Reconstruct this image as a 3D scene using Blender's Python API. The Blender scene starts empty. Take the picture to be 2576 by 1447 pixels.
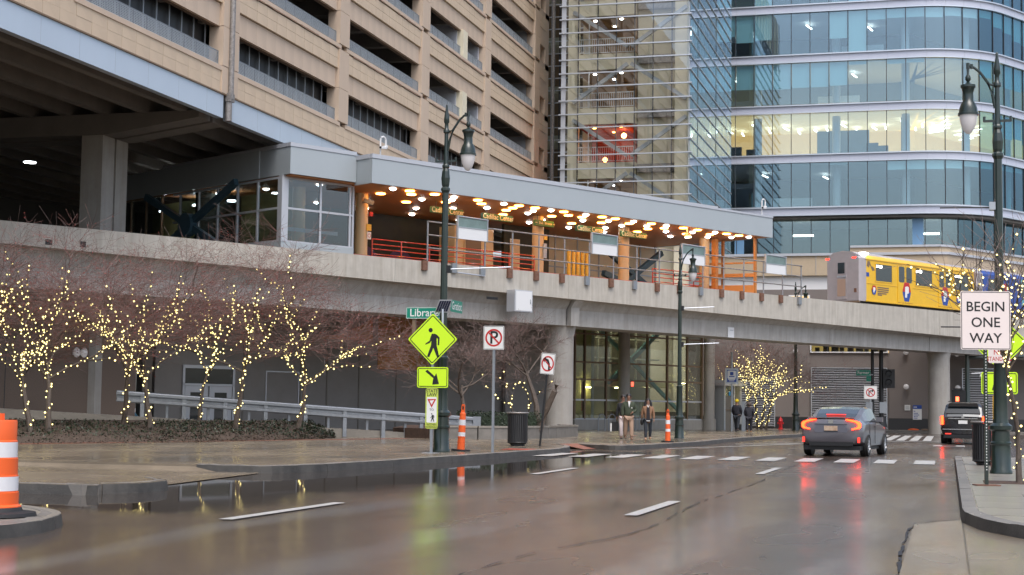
# Downtown corner on a wet overcast winter dusk: elevated train station, parking garage, glass towers.
import bpy, bmesh, math, random
from mathutils import Vector, Matrix, noise
R = math.radians
scene = bpy.context.scene
col = scene.collection
random.seed(7)

# ---------------------------------------------------------------- camera
YAW, PITCH, ROLL, EYE = R(15.534), R(4.365), .0135, 1.35
cam_d = bpy.data.cameras.new('camera')
cam = bpy.data.objects.new('camera', cam_d); col.objects.link(cam)
cam_d.sensor_width = 36; cam_d.lens = 36 * 3950 / 2576
cam_d.clip_start = .2; cam_d.clip_end = 2000
F = Vector((-math.sin(YAW) * math.cos(PITCH), math.cos(YAW) * math.cos(PITCH), math.sin(PITCH)))
R0 = Vector((math.cos(YAW), math.sin(YAW), 0)); U0 = R0.cross(F)
RR = R0 * math.cos(ROLL) + U0 * math.sin(ROLL); UU = U0 * math.cos(ROLL) - R0 * math.sin(ROLL)
M = Matrix((RR, UU, -F)).transposed().to_4x4(); M.translation = (0, 0, EYE)
cam.matrix_world = M
scene.camera = cam

# ---------------------------------------------------------------- sky, sun, exposure
SUN_EL, SUN_AZ = R(62), R(150)
W = bpy.data.worlds.new('World'); scene.world = W; W.use_nodes = True
nt = W.node_tree; nt.nodes.clear()
sky = nt.nodes.new('ShaderNodeTexSky'); sky.sky_type = 'NISHITA'; sky.sun_disc = False
sky.sun_elevation = SUN_EL; sky.sun_rotation = SUN_AZ
sky.air_density = 1.0; sky.dust_density = 4.0; sky.ozone_density = 2.0
hs = nt.nodes.new('ShaderNodeHueSaturation'); hs.inputs['Saturation'].default_value = .78
bg = nt.nodes.new('ShaderNodeBackground'); bg.inputs['Strength'].default_value = .14
wo = nt.nodes.new('ShaderNodeOutputWorld')
nt.links.new(sky.outputs[0], hs.inputs['Color']); nt.links.new(hs.outputs[0], bg.inputs[0]); nt.links.new(bg.outputs[0], wo.inputs[0])
sd = bpy.data.lights.new('sun', 'SUN'); sd.energy = .8; sd.angle = R(40); sd.color = (1, .98, .96)
sun = bpy.data.objects.new('sun', sd); col.objects.link(sun)
sdir = Vector((math.sin(SUN_AZ) * math.cos(SUN_EL), math.cos(SUN_AZ) * math.cos(SUN_EL), math.sin(SUN_EL)))
sun.rotation_euler = sdir.to_track_quat('Z', 'Y').to_euler()
scene.view_settings.view_transform = 'Standard'; scene.view_settings.look = 'None'
scene.view_settings.gamma = 1; scene.view_settings.use_curve_mapping = False
scene.view_settings.exposure = .85
scene.cycles.max_bounces = 10; scene.cycles.transparent_max_bounces = 24
scene.cycles.glossy_bounces = 4; scene.cycles.diffuse_bounces = 4; scene.cycles.transmission_bounces = 6
scene.cycles.sample_clamp_indirect = 4; scene.cycles.sample_clamp_direct = 30
scene.cycles.caustics_reflective = False; scene.cycles.caustics_refractive = False
scene.cycles.use_denoising = True

# ---------------------------------------------------------------- materials
def mat(name, c, rough=.6, metal=0., var=.0, vscale=3., bump=0., bscale=40., coat=0., emit=None, estr=0., stretch=(1, 1, 1), var2=None, spec=.5, coord='Object'):
    m = bpy.data.materials.new(name); m.use_nodes = True
    t = m.node_tree; b = t.nodes['Principled BSDF']
    b.inputs['Roughness'].default_value = rough; b.inputs['Metallic'].default_value = metal
    b.inputs['Coat Weight'].default_value = coat; b.inputs['Coat Roughness'].default_value = .08
    b.inputs['Specular IOR Level'].default_value = spec
    c4 = (*c, 1); b.inputs['Base Color'].default_value = c4
    if emit: b.inputs['Emission Color'].default_value = (*emit, 1); b.inputs['Emission Strength'].default_value = estr
    if var or bump or var2:
        tc = t.nodes.new('ShaderNodeTexCoord'); mp = t.nodes.new('ShaderNodeMapping'); mp.inputs['Scale'].default_value = stretch
        t.links.new(tc.outputs[coord], mp.inputs[0])
    if var or var2:
        n = t.nodes.new('ShaderNodeTexNoise'); n.inputs['Scale'].default_value = vscale; n.inputs['Detail'].default_value = 8; n.inputs['Roughness'].default_value = .65
        t.links.new(mp.outputs[0], n.inputs[0])
        r = t.nodes.new('ShaderNodeValToRGB'); r.color_ramp.elements[0].position = .28; r.color_ramp.elements[1].position = .72
        d = var2 if var2 else tuple(x * (1 - var) for x in c)
        l = c if var2 else tuple(min(1, x * (1 + var)) for x in c)
        r.color_ramp.elements[0].color = (*d, 1); r.color_ramp.elements[1].color = (*l, 1)
        t.links.new(n.outputs[0], r.inputs[0]); t.links.new(r.outputs[0], b.inputs['Base Color'])
    if bump:
        n2 = t.nodes.new('ShaderNodeTexNoise'); n2.inputs['Scale'].default_value = bscale; n2.inputs['Detail'].default_value = 5
        t.links.new(mp.outputs[0], n2.inputs[0])
        bp = t.nodes.new('ShaderNodeBump'); bp.inputs['Strength'].default_value = bump; bp.inputs['Distance'].default_value = .02
        t.links.new(n2.outputs[0], bp.inputs['Height']); t.links.new(bp.outputs[0], b.inputs['Normal'])
    return m
def emis(name, c, s):
    m = bpy.data.materials.new(name); m.use_nodes = True; t = m.node_tree; t.nodes.clear()
    e = t.nodes.new('ShaderNodeEmission'); e.inputs[0].default_value = (*c, 1); e.inputs[1].default_value = s
    o = t.nodes.new('ShaderNodeOutputMaterial'); t.links.new(e.outputs[0], o.inputs[0]); return m
def glass(name, tint=(.8, .88, .9), refl=.12, edge=.85, rough=.0, wav=0., gcol=(.93, .97, 1)):
    # thin pane: tinted see-through mixed with a mirror reflection that grows towards grazing angles
    m = bpy.data.materials.new(name); m.use_nodes = True; t = m.node_tree; t.nodes.clear()
    tr = t.nodes.new('ShaderNodeBsdfTransparent'); tr.inputs[0].default_value = (*tint, 1)
    g = t.nodes.new('ShaderNodeBsdfGlossy'); g.inputs['Roughness'].default_value = rough; g.inputs[0].default_value = (*gcol, 1)
    lw = t.nodes.new('ShaderNodeLayerWeight'); lw.inputs[0].default_value = .5
    mr = t.nodes.new('ShaderNodeMapRange'); mr.inputs['To Min'].default_value = refl; mr.inputs['To Max'].default_value = edge
    pw = t.nodes.new('ShaderNodeMath'); pw.operation = 'POWER'; pw.inputs[1].default_value = 3
    t.links.new(lw.outputs['Facing'], pw.inputs[0]); t.links.new(pw.outputs[0], mr.inputs[0])
    mx = t.nodes.new('ShaderNodeMixShader'); o = t.nodes.new('ShaderNodeOutputMaterial')
    t.links.new(mr.outputs[0], mx.inputs[0]); t.links.new(tr.outputs[0], mx.inputs[1]); t.links.new(g.outputs[0], mx.inputs[2]); t.links.new(mx.outputs[0], o.inputs[0])
    if wav:
        tc = t.nodes.new('ShaderNodeTexCoord'); n = t.nodes.new('ShaderNodeTexNoise'); n.inputs['Scale'].default_value = .6
        bp = t.nodes.new('ShaderNodeBump'); bp.inputs['Strength'].default_value = wav; bp.inputs['Distance'].default_value = .1
        t.links.new(tc.outputs['Object'], n.inputs[0]); t.links.new(n.outputs[0], bp.inputs['Height']); t.links.new(bp.outputs[0], g.inputs['Normal'])
    return m
def streaky(name, c, rough=.75, amt=.25, bump=.15, wet=0.):
    # concrete with vertical rain streaks and blotches of its own
    m = mat(name, c, rough, bump=bump, bscale=30, var=.12, vscale=1.3); t = m.node_tree; b = t.nodes['Principled BSDF']
    tc = t.nodes.new('ShaderNodeTexCoord'); mp = t.nodes.new('ShaderNodeMapping'); mp.inputs['Scale'].default_value = (2.2, 2.2, .18)
    n = t.nodes.new('ShaderNodeTexNoise'); n.inputs['Scale'].default_value = 1.6; n.inputs['Detail'].default_value = 9; n.inputs['Roughness'].default_value = .7
    r = t.nodes.new('ShaderNodeValToRGB'); r.color_ramp.elements[0].position = .35; r.color_ramp.elements[1].position = .62
    k = 1 - amt; r.color_ramp.elements[0].color = (k, k * .97, k * .93, 1); r.color_ramp.elements[1].color = (1, 1, 1, 1)
    mx = t.nodes.new('ShaderNodeMixRGB'); mx.blend_type = 'MULTIPLY'; mx.inputs[0].default_value = 1
    src = b.inputs['Base Color'].links[0].from_socket
    t.links.new(tc.outputs['Object'], mp.inputs[0]); t.links.new(mp.outputs[0], n.inputs[0]); t.links.new(n.outputs[0], r.inputs[0])
    t.links.new(src, mx.inputs[1]); t.links.new(r.outputs[0], mx.inputs[2]); t.links.new(mx.outputs[0], b.inputs['Base Color'])
    return m
def wetground(name, c, c2, wetk=.62, cs=1.1, dry=.32, wetr=.06, scale=.35, lo=.45, hi=.6, tracks=None, puddle=None, bump=.25, dark=.55, bscale=55, stretch=(1, .35, 1), tint=None):
    """wet paving: blotchy colour, roughness falling to a water film where it pools; puddle = (x0, x1, y0, y1) in metres, edges ragged"""
    m = bpy.data.materials.new(name); m.use_nodes = True; t = m.node_tree; b = t.nodes['Principled BSDF']; L = t.links.new
    tc = t.nodes.new('ShaderNodeTexCoord'); mp = t.nodes.new('ShaderNodeMapping'); mp.inputs['Scale'].default_value = stretch
    L(tc.outputs['Object'], mp.inputs[0])
    def ns(s, d=6, ro=.6, src=mp):
        n = t.nodes.new('ShaderNodeTexNoise'); n.inputs['Scale'].default_value = s; n.inputs['Detail'].default_value = d; n.inputs['Roughness'].default_value = ro
        L(src.outputs[0], n.inputs[0]); return n
    n1 = ns(scale, 3, .5); w = t.nodes.new('ShaderNodeMapRange'); w.interpolation_type = 'SMOOTHSTEP'
    w.inputs['From Min'].default_value = lo; w.inputs['From Max'].default_value = hi; L(n1.outputs[0], w.inputs[0])
    wet = w.outputs[0]
    if puddle:
        sx = t.nodes.new('ShaderNodeSeparateXYZ'); n3 = ns(.22, 5)
        L(tc.outputs['Object'], sx.inputs[0])
        def ramp(o, a, bb):
            ad = t.nodes.new('ShaderNodeMath'); ad.operation = 'MULTIPLY_ADD'; ad.inputs[1].default_value = 3.6; ad.inputs[2].default_value = -1.8
            L(n3.outputs[0], ad.inputs[0]); s = t.nodes.new('ShaderNodeMath'); s.operation = 'ADD'; L(o, s.inputs[0]); L(ad.outputs[0], s.inputs[1])
            q = t.nodes.new('ShaderNodeMapRange'); q.interpolation_type = 'SMOOTHSTEP'; q.inputs['From Min'].default_value = a; q.inputs['From Max'].default_value = bb; L(s.outputs[0], q.inputs[0]); return q.outputs[0]
        x0, x1, y0, y1 = puddle
        parts = [ramp(sx.outputs[0], x1 + .9, x1 - .9), ramp(sx.outputs[1], y0 - 1, y0 + 1), ramp(sx.outputs[1], y1 + 1, y1 - 1), ramp(sx.outputs[0], x0 - .3, x0 + .3)]
        cur = parts[0]
        for p in parts[1:]:
            mu = t.nodes.new('ShaderNodeMath'); mu.operation = 'MULTIPLY'; L(cur, mu.inputs[0]); L(p, mu.inputs[1]); cur = mu.outputs[0]
        mxm = t.nodes.new('ShaderNodeMath'); mxm.operation = 'MAXIMUM'; L(wet, mxm.inputs[0]); L(cur, mxm.inputs[1])
        pud = cur
    rr = t.nodes.new('ShaderNodeMapRange'); rr.inputs['To Min'].default_value = dry; rr.inputs['To Max'].default_value = dry * wetk; L(wet, rr.inputs[0])
    rough = rr.outputs[0]
    if puddle:
        m2 = t.nodes.new('ShaderNodeMapRange'); m2.inputs['To Max'].default_value = wetr; L(pud, m2.inputs[0]); L(rough, m2.inputs['To Min']); rough = m2.outputs[0]
    L(rough, b.inputs['Roughness'])
    trk = None
    if tracks:
        # worn wheel tracks that hold a thin film of water, wandering and broken; pale sheen put into colour
        s2 = t.nodes.new('ShaderNodeSeparateXYZ'); L(tc.outputs['Object'], s2.inputs[0]); wn = ns(.3, 5, .6); bn = ns(.55, 4, .5)
        wa = t.nodes.new('ShaderNodeMath'); wa.operation = 'MULTIPLY_ADD'; wa.inputs[1].default_value = 2.6; wa.inputs[2].default_value = -1.3; L(wn.outputs[0], wa.inputs[0])
        ad = t.nodes.new('ShaderNodeMath'); ad.operation = 'ADD'; L(s2.outputs[0], ad.inputs[0]); L(wa.outputs[0], ad.inputs[1]); acc = None
        for xi, wi in tracks:
            d_ = t.nodes.new('ShaderNodeMath'); d_.operation = 'SUBTRACT'; d_.inputs[1].default_value = xi; L(ad.outputs[0], d_.inputs[0]); a_ = t.nodes.new('ShaderNodeMath'); a_.operation = 'ABSOLUTE'; L(d_.outputs[0], a_.inputs[0])
            q_ = t.nodes.new('ShaderNodeMapRange'); q_.interpolation_type = 'SMOOTHSTEP'; q_.inputs['From Min'].default_value = wi; q_.inputs['From Max'].default_value = wi * .2; L(a_.outputs[0], q_.inputs[0])
            if acc is None: acc = q_.outputs[0]
            else: m_ = t.nodes.new('ShaderNodeMath'); m_.operation = 'MAXIMUM'; L(acc, m_.inputs[0]); L(q_.outputs[0], m_.inputs[1]); acc = m_.outputs[0]
        b_ = t.nodes.new('ShaderNodeMapRange'); b_.interpolation_type = 'SMOOTHSTEP'; b_.inputs['From Min'].default_value = .32; b_.inputs['From Max'].default_value = .66; L(bn.outputs[0], b_.inputs[0])
        m_ = t.nodes.new('ShaderNodeMath'); m_.operation = 'MULTIPLY'; L(acc, m_.inputs[0]); L(b_.outputs[0], m_.inputs[1]); trk = m_.outputs[0]
        r3 = t.nodes.new('ShaderNodeMapRange'); r3.inputs['To Max'].default_value = .15; L(trk, r3.inputs[0]); L(rough, r3.inputs['To Min']); L(r3.outputs[0], b.inputs['Roughness'])
    n2 = ns(cs, 9, .7); r = t.nodes.new('ShaderNodeValToRGB'); r.color_ramp.elements[0].position = .3; r.color_ramp.elements[1].position = .7
    r.color_ramp.elements[0].color = (*c2, 1); r.color_ramp.elements[1].color = (*c, 1); L(n2.outputs[0], r.inputs[0])
    gr = ns(60, 3, .5, tc); g2 = t.nodes.new('ShaderNodeMapRange'); g2.inputs['To Min'].default_value = .82; g2.inputs['To Max'].default_value = 1.15; L(gr.outputs[0], g2.inputs[0])
    mg = t.nodes.new('ShaderNodeMixRGB'); mg.blend_type = 'MULTIPLY'; mg.inputs[0].default_value = 1; L(r.outputs[0], mg.inputs[1]); L(g2.outputs[0], mg.inputs[2])
    colr = mg.outputs[0]
    if trk is not None:
        mt = t.nodes.new('ShaderNodeMixRGB'); mt.inputs[2].default_value = (.135, .13, .128, 1); L(trk, mt.inputs[0]); L(colr, mt.inputs[1]); colr = mt.outputs[0]  # sheen of the water film put into the colour as pale grey
    md = t.nodes.new('ShaderNodeMixRGB'); md.blend_type = 'MULTIPLY'; md.inputs[2].default_value = (dark, dark, dark, 1)
    L(colr, md.inputs[1]); L((pud if puddle else wet), md.inputs[0]); L(md.outputs[0], b.inputs['Base Color'])
    n4 = ns(bscale, 4, .6, tc); bp = t.nodes.new('ShaderNodeBump'); bp.inputs['Distance'].default_value = .01
    if puddle:
        bs = t.nodes.new('ShaderNodeMapRange'); bs.inputs['To Min'].default_value = bump; bs.inputs['To Max'].default_value = bump * .06; L(pud, bs.inputs[0]); L(bs.outputs[0], bp.inputs['Strength'])
    else: bp.inputs['Strength'].default_value = bump
    L(n4.outputs[0], bp.inputs['Height']); L(bp.outputs[0], b.inputs['Normal'])
    return m

K = {}
K['asphalt'] = wetground('wet_asphalt', (.105, .080, .064), (.050, .039, .031), cs=.4, wetk=.5, dry=.30, wetr=.025, tracks=((-7.3, .5), (-5.2, .45), (-2.6, .5), (-.9, .45)), puddle=(-12.6, -8.6, 17.5, 49), lo=.32, hi=.68, bump=.09, dark=.62)
K['concrete_walk'] = wetground('wet_concrete', (.27, .22, .16), (.17, .14, .105), wetk=.3, dry=.33, scale=.4, bump=.005, dark=.75, lo=.28, hi=.74)
K['concrete_pale'] = wetground('wet_pale_concrete', (.34, .31, .265), (.23, .21, .185), dry=.33, scale=.6, bump=.06, dark=.85, lo=.3, hi=.7)
K['kerbface'] = mat('shaded_grimy_kerb_face', (.085, .079, .07), .6, var2=(.026, .024, .022), vscale=2.5, bump=.3, bscale=25)  # grime plus the shade of upright faces put into a darker colour
K['kerb'] = mat('kerb_concrete', (.24, .22, .195), .5, var2=(.13, .12, .108), vscale=2.2, bump=.3, bscale=25)
K['paint'] = mat('road_paint', (.50, .495, .475), .45, var2=(.36, .35, .33), vscale=9, bump=.15)
K['redpave'] = mat('red_tactile', (.42, .08, .05), .5, var=.2, vscale=5, bump=.4, bscale=60)
K['brickred'] = mat('red_brick_paving', (.24, .09, .06), .45, var=.35, vscale=4, bump=.3)
K['tile'] = mat('tan_tile', (.60, .475, .345), .62, var=.08, vscale=.8, bump=.06, bscale=20)
K['tile2'] = mat('tan_spandrel', (.57, .45, .345), .66, var=.1, vscale=.5, bump=.08, bscale=15, stretch=(1, 1, .35))
K['joint'] = mat('dark_joint', (.16, .115, .085), .9)
K['stain'] = mat('old_mortar', (.26, .16, .11), .9)
K['fascia'] = mat('pale_blue_panel', (.50, .585, .68), .32, var=.03, vscale=.7, metal=.1, stretch=(1, 1, .2))
K['darkconc'] = mat('dark_concrete', (.19, .175, .155), .85, var=.15, vscale=.8, bump=.1)  # one dark concrete tone with random blotches
K['colconc'] = streaky('column_concrete', (.37, .355, .33), .7, .12)
K['guide'] = streaky('guideway_concrete', (.50, .47, .415), .62, .22)
K['guide2'] = streaky('girder_concrete', (.43, .42, .40), .66, .22)
K['mesh'] = mat('galvanised_mesh', (.46, .51, .55), .5, metal=.15)
K['galv'] = mat('galvanised_steel', (.30, .32, .345), .42, metal=.55, var=.12, vscale=6)
K['galvold'] = mat('weathered_pipe', (.29, .27, .255), .55, metal=.5, var=.35, vscale=9)
K['rust'] = mat('rusty_bracket', (.17, .085, .055), .8, var=.4, vscale=8)
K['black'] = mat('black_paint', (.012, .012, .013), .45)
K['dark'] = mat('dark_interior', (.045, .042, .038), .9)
K['lampgreen'] = mat('dark_green_paint', (.012, .024, .019), .28, coat=.4, var=.2, vscale=6)
K['white'] = mat('white_paint', (.74, .75, .76), .4)
K['canopy'] = mat('grey_metal_panel', (.41, .455, .48), .42, metal=.15, var=.03, vscale=.6)
K['coping'] = mat('light_metal_coping', (.52, .54, .58), .35, metal=.3)
K['soffit'] = mat('tan_soffit', (.50, .205, .07), .6, var=.06)
K['cream'] = mat('cream_column', (.66, .47, .25), .35, coat=.2)
K['orange'] = mat('orange_steel', (.62, .26, .07), .45)
K['redrail'] = mat('red_railing', (.55, .05, .025), .35, coat=.3)
K['yellow'] = mat('yellow_bollard', (.78, .48, .05), .4)
K['beige'] = mat('beige_concrete', (.72, .66, .50), .7, var=.06, vscale=1.5)
K['brown'] = mat('brown_steel', (.20, .135, .085), .6)
K['steel'] = mat('grey_steel', (.42, .45, .48), .4, metal=.4)
K['mull'] = mat('dark_mullion', (.06, .065, .075), .35, metal=.4)
K['alu'] = mat('aluminium', (.62, .66, .72), .3, metal=.6)
K['band'] = mat('pale_lilac_band', (.56, .585, .68), .33, metal=.1)
K['blue'] = mat('blue_brace', (.10, .27, .38), .4)
K['navybrace'] = mat('dark_blue_brace', (.04, .09, .13), .45)
K['brick'] = mat('brown_brick', (.205, .178, .165), .8, var=.22, vscale=30, bump=.3, bscale=60)
K['plinth'] = mat('black_granite', (.03, .03, .032), .35)
K['tanband'] = mat('tan_limestone', (.50, .40, .28), .65, var=.05)
K['lightwall'] = mat('light_grey_wall', (.55, .57, .62), .7)
K['greywall'] = mat('grey_painted_wall', (.26, .245, .235), .75, var=.08, vscale=1.2)
K['mulch'] = mat('bark_mulch', (.075, .045, .032), .9, var=.4, vscale=8, bump=1, bscale=30)
K['soil'] = mat('leaf_litter', (.085, .06, .045), .9, var=.45, vscale=9, bump=1, bscale=25)
K['ivy'] = mat('ivy_leaf', (.028, .046, .022), .4, var=.4, vscale=5)
K['ivy2'] = mat('ivy_leaf_brown', (.06, .042, .028), .55, var=.3, vscale=5)
K['hedge'] = mat('hedge_leaf', (.028, .045, .022), .5, var=.3, vscale=5)
K['bark'] = mat('wet_bark', (.105, .08, .062), .65, var=.3, vscale=12, bump=.5)
K['twig'] = mat('twig_bark', (.20, .145, .13), .7, var=.25, vscale=3)
K['twig2'] = mat('red_twig', (.22, .105, .09), .7, var=.3, vscale=3)
K['berry'] = mat('red_berry', (.30, .03, .02), .4)
K['bulb'] = emis('warm_bulb', (1, .80, .31), 2.3)
K['wire'] = mat('green_wire', (.02, .03, .02), .5)
K['safety'] = mat('safety_orange', (.85, .13, .025), .4, emit=None)
K['reflect'] = mat('reflective_white', (.72, .72, .74), .4, var=.06, vscale=8)
K['rubber'] = mat('black_rubber', (.018, .018, .02), .7, var=.3, vscale=6)
K['signgreen'] = mat('street_sign_green', (.0, .23, .15), .35)
K['statgreen'] = mat('station_sign_green', (.022, .12, .03), .4)
K['statlet'] = mat('station_letter', (.78, .68, .42), .5)
K['lime'] = mat('fluorescent_yellow_green', (.62, .93, .02), .35, emit=(.6, 1, .02), estr=.0)
K['lime2'] = mat('faded_yellow_green', (.50, .60, .09), .4)
K['signwhite'] = mat('sign_white', (.78, .78, .76), .4)
K['signpink'] = mat('sign_warm_white', (.80, .70, .66), .4)
K['signred'] = mat('sign_red', (.52, .02, .02), .4)
K['signblack'] = mat('sign_black', (.01, .01, .01), .4)
K['signblue'] = mat('sign_blue', (.02, .07, .33), .4)
K['solar'] = mat('solar_cell', (.01, .016, .05), .12, coat=.5)
K['trainy'] = mat('train_yellow', (.80, .47, .012), .3, coat=.3, var=.04, vscale=2)
K['trains'] = mat('train_silver', (.46, .42, .43), .4, metal=.25, var=.08, vscale=2)
K['trainblue'] = mat('train_mural', (.035, .10, .40), .35, var2=(.02, .03, .14), vscale=.8)
K['brickwall'] = mat('dark_brown_brick', (.15, .112, .088), .8, var=.22, vscale=30, bump=.3, bscale=60)
K['tail'] = mat('tail_red', (.5, .01, .01), .2, emit=(1, .012, .006), estr=8)
K['tailhot'] = emis('tail_hot', (1, .035, .008), 8)
K['taildim'] = mat('reflector_red', (.5, .02, .02), .2, emit=(1, .05, .03), estr=1.0)
K['sedan'] = mat('grey_car_paint', (.135, .13, .145), .3, metal=.3, coat=.8)
K['suvp'] = mat('black_car_paint', (.02, .018, .02), .2, metal=.4, coat=.9)
K['tyre'] = mat('tyre', (.012, .012, .012), .75)
K['chrome'] = mat('chrome', (.7, .7, .72), .15, metal=1)
K['suvglass'] = mat('tinted_rear_glass', (.025, .03, .036), .22, spec=.25)
K['carglass'] = mat('car_glass', (.03, .04, .045), .04, coat=.6, spec=.8)
K['hydrant'] = mat('hydrant_red', (.60, .015, .02), .35)
K['ledw'] = emis('white_downlight', (.92, .97, 1), 14)
K['ledo'] = emis('amber_downlight', (1, .40, .075), 17)
K['tube'] = emis('office_tube', (1, .96, .85), 6)
K['litpane'] = mat('lit_room', (.7, .5, .2), .6, emit=(1, .62, .18), estr=.5)
K['skin1'] = mat('skin_brown', (.24, .13, .085), .5)
K['skin2'] = mat('skin_tan', (.36, .21, .145), .5)
K['hair'] = mat('black_hair', (.012, .010, .010), .5)
K['gn'] = glass('station_glass', (.62, .68, .70), .10, .8)
K['gtower'] = glass('tower_glass', (.92, .94, .92), .17, .85, wav=.02)
K['gtower2'] = glass('tower_side_glass', (.72, .82, .86), .30, .9, gcol=(.78, .9, 1))
K['goffice'] = glass('office_glass', (.80, .90, .92), .18, .9, wav=.015, gcol=(.68, .82, .90))
K['goffice2'] = glass('curve_glass', (.55, .75, .78), .13, .7, gcol=(.62, .80, .95))
K['globby'] = glass('lobby_glass', (.80, .84, .78), .10, .8)
K['blind'] = mat('pale_blind', (.58, .82, .87), .8)
K['globe'] = mat('globe_lens', (.58, .55, .55), .22, coat=.3, emit=(1, .97, .95), estr=.06)

# ---------------------------------------------------------------- mesh builder
class MB:
    def __init__(s): s.v = []; s.f = []; s.m = []; s.cur = 0
    def add(s, vs, fs):
        o = len(s.v); s.v += [tuple(p) for p in vs]; s.f += [tuple(i + o for i in f) for f in fs]; s.m += [s.cur] * len(fs); return s
    def box(s, x0, x1, y0, y1, z0, z1):
        return s.add([(x0, y0, z0), (x1, y0, z0), (x1, y1, z0), (x0, y1, z0), (x0, y0, z1), (x1, y0, z1), (x1, y1, z1), (x0, y1, z1)],
                     [(0, 3, 2, 1), (4, 5, 6, 7), (0, 1, 5, 4), (1, 2, 6, 5), (2, 3, 7, 6), (3, 0, 4, 7)])
    def bar(s, a, b, w, h=None, up=(0, 0, 1)):
        a, b = Vector(a), Vector(b); h = h or w; d = (b - a).normalized(); u = Vector(up)
        if abs(d.dot(u)) > .98: u = Vector((1, 0, 0))
        r = d.cross(u).normalized(); u = r.cross(d).normalized()
        q = [r * w / 2 * i + u * h / 2 * j for i, j in ((-1, -1), (1, -1), (1, 1), (-1, 1))]
        return s.add([a + k for k in q] + [b + k for k in q], [(0, 1, 2, 3), (7, 6, 5, 4), (0, 4, 5, 1), (1, 5, 6, 2), (2, 6, 7, 3), (3, 7, 4, 0)])
    def cyl(s, a, b, r0, r1=None, n=10, cap=True):
        a, b = Vector(a), Vector(b); r1 = r0 if r1 is None else r1; d = (b - a).normalized()
        u = Vector((0, 0, 1)) if abs(d.z) < .95 else Vector((1, 0, 0)); x = d.cross(u).normalized(); y = d.cross(x)
        vs = []
        for c, r in ((a, r0), (b, r1)):
            for i in range(n): t = 2 * math.pi * i / n; vs.append(c + (x * math.cos(t) + y * math.sin(t)) * r)
        fs = [(i, i + n, (i + 1) % n + n, (i + 1) % n) for i in range(n)]
        if cap: fs += [tuple(range(n)), tuple(range(2 * n - 1, n - 1, -1))]
        return s.add(vs, fs)
    def tube(s, pts, r, n=8):
        pts = [Vector(p) for p in pts]; vs = []; rs = r if isinstance(r, (list, tuple)) else [r] * len(pts)
        ref = Vector((.13, .2, 1)).normalized()
        for i, p in enumerate(pts):
            d = (pts[min(i + 1, len(pts) - 1)] - pts[max(i - 1, 0)]).normalized()
            q = ref if abs(d.dot(ref)) < .95 else Vector((1, 0, 0))
            x = d.cross(q).normalized(); y = d.cross(x)
            for k in range(n): t = 2 * math.pi * k / n; vs.append(p + (x * math.cos(t) + y * math.sin(t)) * rs[i])
        fs = []
        for i in range(len(pts) - 1):
            for k in range(n): fs.append((i * n + k, (i + 1) * n + k, (i + 1) * n + (k + 1) % n, i * n + (k + 1) % n))
        if n > 3: fs += [tuple(range(n)), tuple(range(len(vs) - 1, len(vs) - n - 1, -1))]
        return s.add(vs, fs)
    def lathe(s, prof, n=16, c=(0, 0, 0), flute=0.):
        vs = []
        for r, z in prof:
            for i in range(n):
                t = 2 * math.pi * i / n; q = r * (1 - (flute if i % 2 else 0)); vs.append((c[0] + q * math.cos(t), c[1] + q * math.sin(t), c[2] + z))
        fs = []
        for j in range(len(prof) - 1):
            for i in range(n): fs.append((j * n + i, j * n + (i + 1) % n, (j + 1) * n + (i + 1) % n, (j + 1) * n + i))
        fs += [tuple(range(n - 1, -1, -1)), tuple(range(len(vs) - n, len(vs)))]
        return s.add(vs, fs)
    def prism(s, poly, z0, z1):
        n = len(poly)
        return s.add([(x, y, z0) for x, y in poly] + [(x, y, z1) for x, y in poly],
                     [tuple(range(n - 1, -1, -1)), tuple(range(n, 2 * n))] + [(i, (i + 1) % n, (i + 1) % n + n, i + n) for i in range(n)])
    def plate(s, poly, o, r, u, d):
        """flat outline poly (a, b) in the plane o + a*r + b*u, thickened by d along r x u"""
        o, r, u = Vector(o), Vector(r), Vector(u); nn = r.cross(u).normalized() * d; n = len(poly)
        p = [o + r * a + u * b for a, b in poly]
        return s.add(p + [q + nn for q in p], [tuple(range(n - 1, -1, -1)), tuple(range(n, 2 * n))] + [(i, (i + 1) % n, (i + 1) % n + n, i + n) for i in range(n)])
    def ball(s, c, r, n=8, m=6, sc=(1, 1, 1)):
        vs = [(c[0], c[1], c[2] - r * sc[2])]
        for j in range(1, m):
            a = -math.pi / 2 + math.pi * j / m
            for i in range(n): t = 2 * math.pi * i / n; vs.append((c[0] + r * sc[0] * math.cos(a) * math.cos(t), c[1] + r * sc[1] * math.cos(a) * math.sin(t), c[2] + r * sc[2] * math.sin(a)))
        vs.append((c[0], c[1], c[2] + r * sc[2])); e = len(vs) - 1; fs = []
        for i in range(n):
            fs.append((0, 1 + (i + 1) % n, 1 + i)); fs.append((e, e - n + i, e - n + (i + 1) % n))
            for j in range(m - 2): a = 1 + j * n; fs.append((a + i, a + (i + 1) % n, a + n + (i + 1) % n, a + n + i))
        return s.add(vs, fs)
    def octa(s, c, r):
        x, y, z = c
        return s.add([(x + r, y, z), (x - r, y, z), (x, y + r, z), (x, y - r, z), (x, y, z + r), (x, y, z - r)],
                     [(0, 2, 4), (2, 1, 4), (1, 3, 4), (3, 0, 4), (2, 0, 5), (1, 2, 5), (3, 1, 5), (0, 3, 5)])
    def text(s, body, o, r, u, h, d=.004, bold=.0, squeeze=1., align='CENTER'):
        vs, fs = text_geo(body, bold, align); o, r, u = Vector(o), Vector(r), Vector(u); n = r.cross(u).normalized()
        return s.add([o + r * (a * h * squeeze) + u * (b * h) + n * d for a, b in vs], fs)
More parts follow.
